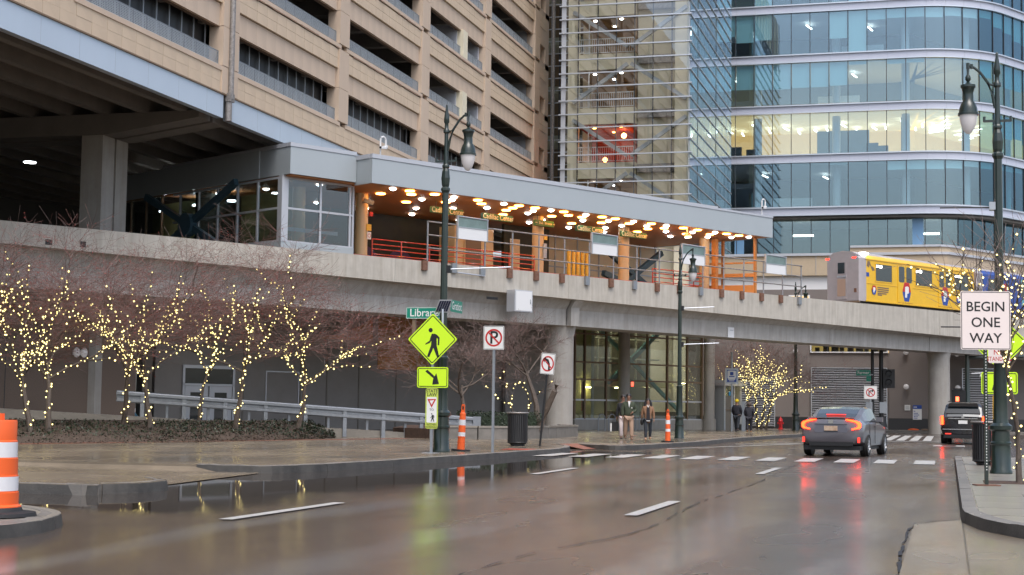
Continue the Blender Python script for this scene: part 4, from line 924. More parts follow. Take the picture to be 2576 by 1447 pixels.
for s in (13.45, 21.2): lp('column', MB().lathe([(.42, 0), (.42, .7), (.34, .7), (.34, 7)], 20, (s, 8.1, .1)), K['colconc'], True)
olive = mat('olive_yellow_wall', (.52, .46, .19), .7, var=.06)
lp('rear_wall', box(8, 23, 14.5, 14.7, .1, 7.1), mat('lobby_rear', (.42, .41, .33), .7)); lp('yellow_wall', box(9.8, 13.1, 10.2, 10.35, .15, 7), olive); lp('floor', box(8, 22, 8.6, 14.5, .1, .16), K['greywall']); lp('ceiling', box(7, 23, 7, 15, 7.0, 7.09), K['greywall'])
lp('beam_red', box(10.42, 10.5, 8.5, 8.6, 1.2, 2.9), K['signred'])
m = MB(); m.plate([(0, -.75), (.38, 0), (0, .75), (-.38, 0)], (11.1, 10.19, 2.2), (1, 0, 0), (0, 0, 1), .02); lp('orange_decoration', m, mat('orange_paper', (.75, .28, .06), .6))
lp('stair_rail', MB().bar((11.6, 9.6, 6.9), (20.4, 9.9, 1.3), .14, .22), mat('pale_blue_rail', (.22, .50, .62), .4)); lp('brace', MB().bar((14.6, 10.4, 2.9), (19.4, 10.4, 6.3), .22, .26), K['blue'])
for i in range(6): lp('inner_window', box(14.2 + i * 1.15, 14.28 + i * 1.15, 12.0, 12.1, 3, 7), K['lightwall'])
for z in (4.4, 5.6): lp('inner_window', box(14, 21, 12.0, 12.1, z, z + .09), K['lightwall'])
lp('landing', box(13.6, 21, 10.8, 12.4, 2.7, 3.0), K['beige']); lp('upper_room', box(14, 21, 13.5, 13.6, 3, 7), K['greyroom'] if 'greyroom' in K else K['greywall'])
lp('counter', box(14, 20.5, 9.4, 10, .15, 1.2), K['brown']); lp('notice_board', box(14.6, 15.5, 8.7, 8.74, .9, 1.8), K['white']); lp('poster_strip', box(11.9, 12.1, 9.2, 9.25, .3, 6.9), K['lightwall'])
for s, y, z in ((12.4, 10, 2.55), (19.3, 11.5, 2.7), (20.4, 9.6, 2.95), (16.8, 11.6, 2.6)): lp('tube_light', box(s - .25, s + .25, y - .1, y + .1, z, z + .06), emis('lobby_tube', (1, .9, .5), 14))
for s in (10.4, 12.6, 15, 17.5, 20): lp('downlight', MB().cyl((s, 10.8, 6.9), (s, 10.8, 6.98), .2, n=12), emis('lobby_down', (1, .85, .5), 26))
lp('exit_lamp', box(15.45, 15.62, 9.3, 9.34, 2.7, 2.95), emis('exit_red', (1, .05, .03), 6))
lp('side_block', box(4.5, 9.6, 8.6, 8.8, .1, 7), K['greywall'])
# yellow-lit glazing behind the near bare tree
for s in (3.2, 5.0, 6.8, 8.4): lp('mullion', box(s - .05, s + .05, 9.3, 9.44, .2, 5.2), K['brown'])
# entrance with canopy beyond the lobby
en = thing('entrance_booth', 'grey framed station entrance with small flat canopy beyond the lobby glass', 'entrance', SW(22.1, 7.8, .1), SA)
box(-.5, 1.7, -.6, .6, 2.75, 3.1).build('canopy', K['coping'], en); box(-.45, -.3, -.5, .5, 0, 2.75).build('post', K['steel'], en); box(1.1, 1.3, -.5, .5, 0, 2.75).build('post', K['coping'], en); box(.5, .62, -.5, -.4, 0, 2.75).build('post', K['coping'], en)
box(-.3, .5, -.45, -.4, 0, 2.1).build('door', K['darkconc'], en); box(-.3, .5, -.46, -.41, 2.1, 2.7).build('transom_pane', K['gn'], en); box(-.2, .4, .3, .35, .1, 2.7).build('lit_interior', mat('booth_int', (.5, .45, .25), .6, emit=(1, .8, .3), estr=.25), en)
box(.05, .35, -.48, -.465, 2.15, 2.4).build('blue_sticker', mat('sticker_blue', (.03, .30, .62), .4), en); box(.6, 1.6, -.6, -.1, 0, .4).build('planter', K['plinth'], en); box(-.25, .45, -.48, -.465, 1.25, 1.3).build('push_bar', K['brown'], en)
# grey wall with doors, dark recess and brown brick wall behind the trees
bw = thing('brown_wall', 'brown brick wall under the guideway behind the string-lit trees', 'wall', SW(-30, 3.92, 0), SA)
box(-25, 9.2, 0, .3, 0, 7.0).build('wall', K['brickwall'], bw); box(-25, 9.2, -.06, .0, 0, .5).build('plinth', K['darkconc'], bw)
for s in (0, 3.5, -4): box(s, s + .03, -.006, 0, .5, 7).build('joint', K['plinth'], bw)
gv = thing('grey_wall', 'grey panelled wall with white double doors behind the guardrail', 'wall', SW(-16.5, 9.0, 0), SA)
box(-.4, 22, 0, .3, 0, 7.0).build('wall', K['greywall'], gv)
for s in (4.3, 7.6, 9.2, 11.2, 13.6, 16.4): box(s, s + .07, -.03, 0, 0, 7).build('batten', K['darkconc'], gv)
df = MB().box(1.0, 1.12, -.1, 0, 0, 3.0).box(3.7, 3.82, -.1, 0, 0, 3.0).box(1.0, 3.82, -.11, 0, 2.95, 3.1).box(1.0, 3.82, -.1, 0, 2.15, 2.25); df.build('door_frame', K['coping'], gv); box(1.12, 3.7, -.05, -.01, 2.25, 2.95).build('transom_pane', K['carglass'], gv)
for s in (1.15, 2.45):
    d = box(s, s + 1.22, -.08, -.02, 0, 2.14).build('door', K['coping'], gv); box(s + .28, s + .94, -.09, -.081, .3, 1.85).build('pane', K['carglass'], d)
fr = MB().box(5.6, 5.66, -.04, 0, 0, 2.9).box(7.5, 7.56, -.04, 0, 0, 2.9).box(5.6, 7.56, -.04, 0, 2.88, 2.94); fr.build('panel_frame', K['coping'], gv)
box(12.4, 15.8, -.05, 0, 3.2, 6.5).build('orange_mural', mat('orange_mural', (.45, .20, .05), .7, var=.2, vscale=1), gv)
m = MB(); m.plate([(0, 0), (3.4, 0), (3.4, 1.2), (2.6, .75), (1.4, .25), (0, .05)][::1], (8.6, -.05, 4.6), (1, 0, 0), (0, 0, 1), .03); m.build('orange_mural', mat('orange_mural2', (.50, .22, .05), .7), gv)
dr = thing('dark_recess', 'dark garage entrance recess with blue diagonal braces behind the trees', 'recess', SW(-22.8, 9.2, 0), SA)
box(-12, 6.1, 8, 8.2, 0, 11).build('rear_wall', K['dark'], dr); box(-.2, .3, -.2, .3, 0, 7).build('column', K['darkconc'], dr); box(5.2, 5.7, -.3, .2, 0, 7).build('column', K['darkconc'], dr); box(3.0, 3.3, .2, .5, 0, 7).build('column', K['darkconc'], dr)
dr2 = MB().bar((.4, -.1, 5.5), (5.2, -.1, .4), .28, .3).bar((-1.5, -.05, 4.4), (1.2, -.05, 7), .26, .28); dr2.build('brace', K['blue'], dr)
# X-braced upper glazing beside the booth, inside the garage shade
xb = thing('braced_glazing', 'dim green-lit glazed wall with dark blue X brace in the garage shade', 'glazed wall', SW(-15.0, 2.4, 7.2), SA)
box(-.05, 0, 1.5, 15, 4.05, 5.3).build('upper_panel', K['canopy'], xb)
m = MB().bar((-.35, 2.8, .7), (-.35, 10.5, 4.0), .22, .3).bar((-.35, 2.8, 4.0), (-.35, 10.5, .7), .22, .3); m.build('brace', K['navybrace'], xb)
MB().cyl((-.6, 6.65, 2.35), (-.25, 6.65, 2.35), .55, n=20).build('brace_hub', K['navybrace'], xb)
m = MB()
for y in (9.6, 11.0, 12.4, 13.8): m.box(-.06, .04, y - .05, y + .05, .9, 4.05)
for z in (1.0, 2.2, 4.0): m.box(-.05, .03, 9.5, 15, z - .05, z + .05)
m.build('window_frame', K['brown'], xb); box(-.02, -.01, 9.6, 15, 1, 4.0).build('pane', K['gn'], xb)
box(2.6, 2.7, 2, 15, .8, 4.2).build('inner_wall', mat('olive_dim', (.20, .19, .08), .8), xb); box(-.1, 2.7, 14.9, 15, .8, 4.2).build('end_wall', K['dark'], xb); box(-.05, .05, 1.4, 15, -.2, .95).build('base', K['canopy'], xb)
for y, z in ((5.5, 3.5), (8.5, 3.55), (11.5, 3.5)): MB().cyl((1.2, y, z), (1.2, y, z + .06), .2, n=12).build('downlight', K['ledw'], xb)
# ================================================================ TRAIN
def train_car(name, label, s0, L, paint, yellow):
    t = thing(name, label, 'train car', SW(s0, 1.0, 7.3), SA)
    W_, zb, zs, zt = 2.62, .82, 3.45, 3.92      # width, floor edge, shoulder, roof (above the rail)
    sec = lambda x, k=0.: [(x, k, zb), (x, k, zs), (x, .18 + k, zs + .18), (x, .6, zt - .08), (x, W_ / 2, zt), (x, W_ - .6, zt - .08), (x, W_ - .18 - k, zs + .18), (x, W_ - k, zs), (x, W_ - k, zb)]
    e = .55
    loft([sec(e), sec(L - .05)]).build('body', paint, t)
    loft([[(-.02 + .10 * abs(i - 4) / 4 * 0, y, z) for i, (x, y, z) in enumerate(sec(0, .16))], sec(.16, .03), sec(e - .002)]).build('rear_cab', K['trains'], t, True)
    loft([[(0, .2, 3.63), (0, .62, 3.87), (0, W_ / 2, 3.95), (0, W_ - .62, 3.87), (0, W_ - .2, 3.63), (0, W_ / 2, 3.6)], [(L, .2, 3.63), (L, .62, 3.87), (L, W_ / 2, 3.95), (L, W_ - .62, 3.87), (L, W_ - .2, 3.63), (L, W_ / 2, 3.6)]]).build('roof', K['trains'], t)
    box(.3, L - .2, .25, W_ - .25, .35, .82).build('underframe', K['black'], t); box(-.12, .3, 1.0, 1.5, .45, .7).build('coupler', K['rust'], t)
    for x in (1.6, L - 2.2): 
        for y in (.45, W_ - .55): MB().cyl((x, y, .36), (x, y + .12, .36), .36, n=16).build('wheel', K['black'], t)
    # rear end: door, window, lamps
    d = box(-.045, -.02, 1.02, 1.78, .95, 3.3).build('end_door', K['trains'], t); box(-.06, -.046, 1.16, 1.66, 2.55, 3.22).build('pane', K['carglass'], d); box(-.065, -.046, 1.05, 1.72, 2.3, 2.42).build('grab_bar', K['alu'], d)
    box(-.055, -.046, 1.1, 1.7, 1.15, 2.2).build('lower_panel', mat('door_kick_tan', (.42, .29, .22), .5), d)
    for y in (.36, 2.3): box(-.03, .02, y, y + .26, 3.46, 3.54).build('tail_lamp', K['tail'], t)
    box(-.03, 0, .32, .5, 1.35, 1.6).build('socket', K['rust'], t); box(-.02, .15, .15, W_ - .15, .72, .86).build('end_sill', K['brown'], t)
    if yellow:
        k = lambda s: s - s0
        for a, b in ((28.55, 30.34), (33.05, 34.97), (37.65, 39.46)):
            w = MB().box(k(a), k(b), -.012, .02, 2.14, 3.18).build('window', K['carglass'], t)
            fr = MB(); 
            for x0, x1, z0, z1 in ((k(a) - .05, k(a), 2.08, 3.24), (k(b), k(b) + .05, 2.08, 3.24), (k(a), k(b), 3.18, 3.24), (k(a), k(b), 2.08, 2.14)): fr.box(x0, x1, -.025, .01, z0, z1)
            fr.build('window_frame', K['trainy'], w); box(k(a) + .1, k(a) + .7, -.016, -.0125, 2.98, 3.1).build('cabin_lamp', K['ledw'], w)
        for a, b in ((31.0, 32.68), (35.72, 37.25)):
            d = box(k(a), k(b), -.03, -.003, .95, 3.3).build('door', K['trainy'], t); m_ = (k(a) + k(b)) / 2
            for x0, x1 in ((k(a) + .1, m_ - .1), (m_ + .1, k(b) - .1)): MB().plate(rrect(x1 - x0, 1.0, .12), ((x0 + x1) / 2, -.03, 2.72), (1, 0, 0), (0, 0, 1), .006).build('pane', K['carglass'], d)
            box(m_ - .008, m_ + .008, -.034, -.031, .95, 3.3).build('door_gap', K['black'], d)
        box(k(27.6), k(40.1), -.02, -.003, 1.92, 1.96).build('rub_strip', K['trainy'], t); box(k(27.5), k(40.1), -.03, -.003, .82, .9).build('sill', K['trainy'], t); box(k(27.4), k(40.1), -.02, -.003, 3.36, 3.40).build('gutter', mat('yellow_shadow_seam', (.42, .24, .02), .4), t)
        for a, b, zc, h in ((28.1, 28.6, 1.56, .55), (31.51, 32.44, 1.64, 1.2), (36.04, 36.98, 1.64, 1.2), (37.91, 38.42, 1.56, .55)):
            c, w = k((a + b) / 2), (b - a) / 2; hw = [(-w * .55, -h / 2), (w * .55, -h / 2), (w * .95, -h * .12), (w, 0), (w * .95, h * .12), (w * .55, h / 2), (-w * .55, h / 2), (-w * .95, h * .12), (-w, 0), (-w * .95, -h * .12)]
            e_ = MB().plate(hw, (c, -.031, zc), (1, 0, 0), (0, 0, 1), .004).build('emblem', K['signblue'], t)
            MB().plate([(-w, 0), (w, 0), (w * .95, h * .12), (w * .55, h / 2), (-w * .55, h / 2), (-w * .95, h * .12)], (c, -.0355, zc), (1, 0, 0), (0, 0, 1), .003).build('emblem_top', K['signred'], e_)
            MB().plate([(-w * .42, -h * .3), (.05 * w, -h * .3), (.12 * w, -h * .1), (w * .5, -.05 * h), (w * .5, .26 * h), (w * .1, .3 * h), (-w * .42, .26 * h)], (c, -.039, zc), (1, 0, 0), (0, 0, 1), .003).build('emblem_mark', K['signwhite'], e_)
        m = MB()
        for z, w in ((1.74, 1.25), (1.62, 1.25), (1.5, 1.2), (1.38, 1.0), (1.28, .5)): m.box(k(28.76), k(28.76) + w, -.006, -.003, z - .04, z + .04)
        m.build('slogan_block', K['brown'], t)
        m = MB(); m.plate([(0, 0), (.25, -.1), (.32, .1), (.62, -.28), (.9, -.22), (.7, -.02), (.5, .0), (.32, .3), (.1, .3)], (k(27.6), -.003, 3.0), (1, 0, 0), (0, 0, 1), .003); m.build('decal', K['brown'], t)
        box(k(27.55), k(27.85), -.01, -.003, 2.35, 2.6).build('number_plate', K['signblue'], t)
        for x in (.6,): box(x, x + .5, .2, .5, 3.75, 3.85).build('marker_lamp', K['ledw'], t)
    else:
        for a, b in ((1.3, 3.1), (5.6, 7.5), (10.0, 11.8)): box(a, b, -.012, .02, 2.14, 3.18).build('window', K['carglass'], t)
        for a in (3.7, 8.2): box(a, a + 1.5, -.025, -.003, .95, 3.3).build('door', K['trainblue'], t)
        rr = random.Random(8); mc = [mat('mural_yellow', (.62, .46, .12), .4), mat('mural_red', (.45, .05, .06), .4), mat('mural_pale', (.55, .62, .70), .4), mat('mural_teal', (.12, .36, .42), .4)]
        for q in range(34):
            a, r_ = rr.uniform(.9, 12.6), rr.uniform(.15, .55); z_ = rr.uniform(1.1, 3.2); n_ = rr.randint(5, 8)
            MB().plate([(r_ * rr.uniform(.6, 1.1) * math.cos(2 * math.pi * k / n_), r_ * rr.uniform(.5, 1) * math.sin(2 * math.pi * k / n_)) for k in range(n_)], (a, -.004 - .0004 * q, z_), (1, 0, 0), (0, 0, 1), .002).build('mural_patch', mc[q % 4], t)
    return t
train_car('train_car', 'yellow elevated train car with red and blue emblems and a silver rear end', 27.0, 13.2, K['trainy'], True)
train_car('train_car', 'blue mural-painted train car coupled ahead of the yellow one', 40.75, 13.2, K['trainblue'], False)

# ================================================================ TREES AND STRING LIGHTS
def grow(seed, H, trunks, limb_n, spread, twigs, levels=4, r0=.1, lean=(0, 0), flat=1., crown_r=3.0):
    """returns (limb tubes MB, twig MB, light paths). All in metres, base at the origin."""
    rnd = random.Random(seed); wood = MB(); fine = MB(); paths = []
    def branch(p, d, L, r, lv):
        n = 5 if lv < 2 else 3; pts = [p]; rs = [r]; q = p; dd = d.normalized()
        for i in range(n):
            j = Vector((rnd.gauss(0, 1), rnd.gauss(0, 1), rnd.gauss(0, .6))) * (.10 if lv == 0 else .17 if lv < 3 else .09)
            up = Vector((0, 0, .035 if lv in (1, 2) else .02)); dd = (dd + j + up).normalized(); q = q + dd * (L / n); pts.append(q); rs.append(max(.005, r * (1 - .62 * (i + 1) / n)))
        if lv <= 2: wood.tube(pts, rs, 7 if lv == 0 else 5 if lv == 1 else 4)
        else: fine.tube(pts, [max(.0032, x * .55) for x in rs], 3)
        return pts, rs, dd
    def perp(d, a):
        x = d.cross(Vector((0, 0, 1)) if abs(d.z) < .9 else Vector((1, 0, 0))).normalized(); y = d.cross(x); return x * math.cos(a) + y * math.sin(a)
    def rec(p, d, L, r, lv):
        pts, rs, dd = branch(p, d, L, r, lv)
        if lv <= 2: paths.append((pts, rs, lv))
        if lv >= levels: return
        cnt = (limb_n, limb_n + 1, twigs, 6, 0)[lv]
        a0 = rnd.uniform(0, 6.28)
        for c in range(cnt):
            f = 1 if (lv == 0 and c < cnt - 1) else rnd.uniform(.35, 1.0)
            if lv == 0: f = rnd.uniform(.72, 1.)
            i = min(len(pts) - 2, int(f * (len(pts) - 1))); t = f * (len(pts) - 1) - i; q = pts[i] + (pts[i + 1] - pts[i]) * t
            base = (pts[i + 1] - pts[i]).normalized(); ang = R(rnd.uniform(*((spread - 14, spread + 12) if lv == 0 else (28, 62))))
            nd = base * math.cos(ang) + perp(base, a0 + 2.4 * c + rnd.uniform(-.4, .4)) * math.sin(ang)
            if lv >= 1: nd = Vector((nd.x, nd.y, nd.z * flat + (.12 if lv < 3 else .05)))
            rec(q, nd, L * ((.95, .62, .62, .6)[min(lv, 3)]) * rnd.uniform(.75, 1.15) if lv else crown_r * rnd.uniform(.75, 1.05), max(.006, rs[i] * rnd.uniform(.5, .7)), lv + 1)
    for (tx, ty, tl, lx, ly) in trunks: rec(Vector((tx, ty, -.1)), Vector((lx, ly, 1)), tl, r0, 0)
    return wood, fine, paths
def make_tree(seed, loc, label, H=6.5, trunks=((0, 0, 2.4, .05, 0),), limb_n=5, spread=42, twigs=6, r0=.10, lights=None, levels=4, crown_r=2.2, flat=.8, lab2=None, step=.075, maxlv=2, keep=(1, .9, .6), red=.5, name='winter_tree', br=.03):
    wood, fine, paths = grow(seed, H, trunks, limb_n, spread, twigs, levels, r0, flat=flat, crown_r=crown_r)
    t = thing(name, label, 'tree', loc, 0, 'bare winter trees')
    wood.build('trunk', K['bark'], t, True)
    rnd = random.Random(seed + 5)
    cr = fine.build('crown', [K['twig'], K['twig2']], t)
    n = len(cr.data.polygons); mi = []
    per = 3 * 3 ; cur = 0
    for i in range(n):
        if i % per == 0: cur = 1 if rnd.random() < red else 0
        mi.append(cur)
    cr.data.polygons.foreach_set('material_index', mi); tag(cr, kind='stuff')
    if red > .3:
        b = MB(); vs = fine.v
        for _ in range(420): b.octa(vs[rnd.randrange(len(vs))], .018)
        tag(b.build('berry_cluster', K['berry'], t), kind='stuff')
    if lights:
        g = thing('string_lights', lab2, 'string lights', loc, 0, 'warm white string lights on trees'); bm = MB(); wr = MB()
        for pts, rs, lv in paths:
            if lv > maxlv or rnd.random() > keep[lv]: continue
            L = sum((b - a).length for a, b in zip(pts, pts[1:])); turns = []; s = 0; ph = rnd.uniform(0, 6.28); lim = L * (1 if lv < 2 else rnd.uniform(.4, 1))
            st = step * (1 if lv == 0 else 1.5 if lv == 1 else 2.2)
            while s < lim:
                acc = 0
                for i in range(len(pts) - 1):
                    l = (pts[i + 1] - pts[i]).length
                    if acc + l >= s: break
                    acc += l
                f = (s - acc) / max(l, 1e-6); p = pts[i].lerp(pts[i + 1], f); d = (pts[i + 1] - pts[i]).normalized(); r = rs[i] + (rs[i + 1] - rs[i]) * f
                x = d.cross(Vector((.3, .1, 1)).normalized()).normalized(); y = d.cross(x); ph += rnd.uniform(.9, 1.6) if lv == 0 else rnd.uniform(.6, 2.4)
                w = p + (x * math.cos(ph) + y * math.sin(ph)) * (r + .03); turns.append(w)
                if w.z > .05: bm.octa(w, br * rnd.choice((.6, .75, .9, 1.0, 1.15)))
                s += st * rnd.uniform(.6, 1.4)
            if len(turns) > 2: wr.tube([q.lerp(p_, .12) for q, p_ in zip(turns, turns[1:] + turns[-1:])], .006, 3)
        wr.build('wire', K['wire'], g); tag(bm.build('bulb_cluster', K['bulb'], g), kind='stuff')
    return t
def campt(px, depth, z):
    """survey point: image column of the photograph (2576 wide) and distance from the camera, turned into street coordinates"""
    a = (px - 1288) / 3950 * depth; return (a * math.cos(YAW) - depth * math.sin(YAW), a * math.sin(YAW) + depth * math.cos(YAW), z)
TR = [(87, 47.2, .50, 11, 'string-lit bare tree nearest the orange drum, outermost of the row'), (132, 47.6, .52, 12, 'string-lit bare tree right beside the outermost one by the drum'), (318, 51.5, .62, 23, 'slim string-lit bare tree in front of the brick wall end'),
      (387, 50.8, .56, 34, 'string-lit bare tree before the dark blue-braced recess'), (508, 55.5, .8, 45, 'string-lit bare tree set back close to the guardrail'), (600, 53.6, .6, 56, 'string-lit bare tree in front of the white double doors'), (757, 55.8, .62, 67, 'string-lit bare tree at the street-lamp end of the ivy bed')]
for i, (x, d, z, sd_, lab) in enumerate(TR):
    make_tree(sd_, campt(x, d, z), lab, trunks=((0, 0, 2.0 + .22 * (i % 3), (-.10, .06, -.04, .03, .02, -.02, .05)[i], .03),), limb_n=5 if i != 4 else 4, spread=48, twigs=12, r0=.10 if i != 4 else .07, lights=1, crown_r=3.3, step=.115, br=.033,
              lab2='warm string lights wound round the ' + lab.replace('string-lit bare ', ''), flat=.5, red=.5, keep=(1, 1, .7))
# cluster of lit stems by the lobby column and a bigger unlit tree behind it
make_tree(78, campt(1310, 64, .55), 'small string-lit tree in the raised bed between trash bin and round column', trunks=((-.1, 0, 1.2, -.22, 0), (.12, .1, 1.2, .3, .05)), limb_n=3, spread=26, twigs=5, r0=.05, lights=1, crown_r=1.6, lab2='sparse warm string lights on the small tree in the raised bed', red=.1, step=.2, keep=(1, .8, .3), br=.036)
make_tree(81, campt(1358, 63, .5), 'unlit bare tree with dark trunk in the raised bed beside the round concrete column', trunks=((0, 0, 2.6, .05, 0),), limb_n=5, spread=40, twigs=7, r0=.15, crown_r=2.2, red=0.1)
make_tree(86, campt(1168, 61, .5), 'unlit bare tree with low crooked branches behind the tall lamp post', trunks=((0, 0, 1.8, .12, 0),), limb_n=5, spread=55, twigs=7, r0=.13, crown_r=2.4, red=.1)
st_ = campt(1362, 61.5, .5); MB().tube([(0, 0, -.05), (.28, 0, .8), (.6, -.05, 1.5), (.68, -.05, 1.75)], [.13, .12, .11, .10], 8).build('trunk', K['bark'], thing('tree_stump', 'sawn-off leaning mossy trunk before the round concrete column', 'tree stump', st_), True)
make_tree(93, campt(1910, 97, .3), 'string-lit many-stemmed tree beyond the two people in dark coats', trunks=((-.6, 0, 2.2, -.12, 0), (-.1, .3, 2.3, .02, .1), (.45, 0, 2.2, .16, -.05), (.2, -.3, 2.1, .06, -.1)), limb_n=4, spread=50, twigs=7, r0=.09, lights=1, crown_r=3.2, lab2='dense warm string lights on the many-stemmed tree by the louvres', red=.35, step=.105, br=.034, keep=(1, 1, .7))
make_tree(95, campt(1850, 99, .2), 'unlit bare tree behind the station entrance and transit sign', trunks=((0, 0, 2.4, 0, 0),), limb_n=5, spread=42, twigs=7, r0=.09, crown_r=2.6, red=.2)
# slim street tree on the right pavement, in front of the big lamp post
wt = make_tree(109, (1.19, 29.05, .15), 'slim string-lit street tree beside the big lamp post on the near pavement', trunks=((0, 0, 2.5, .012, 0),), limb_n=9, spread=34, twigs=2, r0=.058, lights=1, crown_r=1.75, lab2='string lights spiralling up the slim street tree by the big lamp post', flat=1.1, red=0., step=.10, levels=3, keep=(1, 1, .55), name='street_tree', br=.022)
grate = thing('tree_pit', 'dark tree pit at the foot of the slim street tree', 'tree pit', (1.19, 29.05, .152)); box(-.6, .6, -.6, .6, 0, .006).build('soil', K['mulch'], grate)

# ================================================================ PLANTING, RAMP, GUARDRAIL, WALLS
bed = [Vector(campt(x, d, 0)) for x, d in ((-160, 41), (50, 44.2), (400, 47.9), (600, 51), (760, 54), (850, 57.5))]
back_ = [Vector(campt(x, d, 0)) for x, d in ((-160, 49), (50, 51), (400, 54.5), (600, 57), (760, 59.2), (850, 59.5))]
m = MB(); vs = []; ns_ = 26; nr = 10
def lerp_line(L, t): 
    k = t * (len(L) - 1); i = min(int(k), len(L) - 2); return L[i].lerp(L[i + 1], k - i)
def bedz(u, v): return .13 + .62 * (v ** .8) * min(1, (1 - u) * 5 + .25) + .05 * noise.noise(Vector((u * 30, v * 8, 3)))
for j in range(nr + 1):
    for i in range(ns_ + 1):
        u, v = i / ns_, j / nr; p = lerp_line(bed, u).lerp(lerp_line(back_, u), v); vs.append((p.x, p.y, bedz(u, v)))
m.add(vs, [(j * (ns_ + 1) + i, j * (ns_ + 1) + i + 1, (j + 1) * (ns_ + 1) + i + 1, (j + 1) * (ns_ + 1) + i) for j in range(nr) for i in range(ns_)])
struct('planting_bed', m, K['soil'], True)
def leaves(name, pts, size, mats, rnd, up=.5):
    m = MB()
    for (x, y, z) in pts:
        a = rnd.uniform(0, 6.28); s = size * rnd.uniform(.6, 1.3); n = Vector((rnd.gauss(0, 1), rnd.gauss(0, 1), rnd.uniform(.1, 1) + up)).normalized()
        x1 = n.cross(Vector((math.cos(a), math.sin(a), .2))).normalized(); y1 = n.cross(x1); c = Vector((x, y, z)); m.cur = 0 if rnd.random() < .7 else 1
        m.add([c - x1 * s, c - y1 * s * .6, c + x1 * s, c + y1 * s * .6], [(0, 1, 2, 3)])
    return tag(m.build(name, mats), kind='stuff')
rnd = random.Random(4); pts = []
while len(pts) < 11000:
    u, v = rnd.random(), rnd.random() ** .8
    if noise.noise(Vector((u * 14, v * 3, 0))) < (-.02 if v < .22 else -.5) and rnd.random() < .9: continue
    p = lerp_line(bed, u).lerp(lerp_line(back_, u), v * .9 + .02); pts.append((p.x, p.y, bedz(u, v * .9 + .02) + rnd.random() ** 2 * (.15 if v > .25 else .05) * (.6 + noise.noise(Vector((u * 20, v * 5, 9))))))
leaves('ivy', pts, .042, [K['ivy'], K['ivy2']], rnd)
pts = []
for _ in range(3500): u, v = rnd.random(), rnd.random() ** 2 * .3; p = lerp_line(bed, u).lerp(lerp_line(back_, u), v - .05); pts.append((p.x, p.y, bedz(u, max(v, 0)) + .015))
leaves('fallen_leaves', pts, .035, [K['ivy2'], K['soil']], rnd, 2)
# ramp up to the garage exit with its low side wall
A0, B0 = Vector(campt(-60, 54.2, 1.12)), Vector(campt(1215, 61, .2)); bd = (B0 - A0).normalized(); nb = Vector((-bd.y, bd.x, 0)).normalized()
def P2(v): return (v.x, v.y)
rp = MB(); a2, b2 = A0 + nb * 7, B0 + nb * 3
rp.add([A0, B0, b2, a2, Vector((*P2(A0), 0)), Vector((*P2(B0), 0)), Vector((*P2(b2), 0)), Vector((*P2(a2), 0))], [(0, 1, 2, 3), (0, 4, 5, 1), (1, 5, 6, 2), (3, 2, 6, 7), (0, 3, 7, 4)])
struct('ramp', rp, K['concrete_pale'])
g0, g1 = Vector(campt(300, 56.4, 1.02)), Vector(campt(1196, 60.6, .22)); gd = g1 - g0; gl_ = gd.length; gu = gd.normalized()
gr = thing('guardrail', 'galvanised steel guardrail sloping down along the ramp behind the lit trees', 'guardrail', g0)
gn = Vector((gu.y, -gu.x, 0)).normalized()
prof = [(0, .34), (.045, .38), (.045, .45), (-.03, .50), (-.03, .57), (.045, .62), (.045, .70), (0, .74)]
m = MB(); vs = []
for d in (0, gl_): vs += [tuple(gu * d + gn * (o + .06) + Vector((0, 0, z))) for o, z in prof] + [tuple(gu * d + gn * (o + .056) + Vector((0, 0, z))) for o, z in reversed(prof)]
n = len(prof) * 2; m.add(vs, [(i, (i + 1) % n, n + (i + 1) % n, n + i) for i in range(n)] + [tuple(range(n - 1, -1, -1)), tuple(range(n, 2 * n))]); m.build('beam', K['galv'], gr, True)
m = MB()
vs = []
for d in (0, gl_ * .8): vs += [tuple(gu * d - gn * (o + .16) + Vector((0, 0, z + .02))) for o, z in prof] + [tuple(gu * d - gn * (o + .156) + Vector((0, 0, z + .02))) for o, z in reversed(prof)]
m.add(vs, [(i, (i + 1) % n, n + (i + 1) % n, n + i) for i in range(n)]); m.build('rear_beam', K['galv'], gr, True)
for i in range(9):
    q = gu * (.9 + i * (gl_ - 1.5) / 8); MB().bar(q + Vector((0, 0, -.35)), q + Vector((0, 0, .72)), .16, .14, gu).build('post', K['galv'], gr)
    if i < 8: q = q + gu * .9 - gn * .16; MB().bar(q + Vector((0, 0, -.3)), q + Vector((0, 0, .66)), .11, .09, gu).build('post', K['galv'], gr)
q = gu * (gl_ - .02) + gn * .06; MB().box(-.03, .28, -.05, .05, .36, .76).build('end_cap', K['galv'], gr, loc=q, rot=(0, 0, math.atan2(gu.y, gu.x)))
# raised bed with block wall
wl = [Vector(p) for p in ((-18.6, 55.7, 0), (-16.94, 56.36, 0), (-15.9, 57.2, 0), (-15.3, 60.3, 0), (-15.35, 65.6, 0), (-16.2, 66.4, 0))]
bedp = [(p.x - .1, p.y + .1) for p in wl] + [(-19.5, 72), (-23, 66), (-20.5, 57)]
struct('raised_bed', MB().prism(bedp, 0, .52), K['mulch'])
rw = thing('retaining_wall', 'low stained concrete block wall round the raised bed by the trash bin', 'wall', (wl[2].x, wl[2].y, 0))
for a, b in zip(wl, wl[1:]):
    k = max(1, round((b - a).length / 1.25)); d = (b - a) / k; u = d.normalized()
    for i in range(k):
        p, q2 = a + d * i + u * .008 - wl[2], a + d * (i + 1) - u * .008 - wl[2]; p.z = q2.z = .36
        MB().bar(p, q2, .24, .44).build('wall_block', K['kerb'], rw)
cp = MB()
for a, b in zip(wl, wl[1:]): p, q2 = a - wl[2], b - wl[2]; p.z = q2.z = .61; cp.bar(p, q2, .30, .07)
cp.build('coping', K['concrete_pale'], rw)
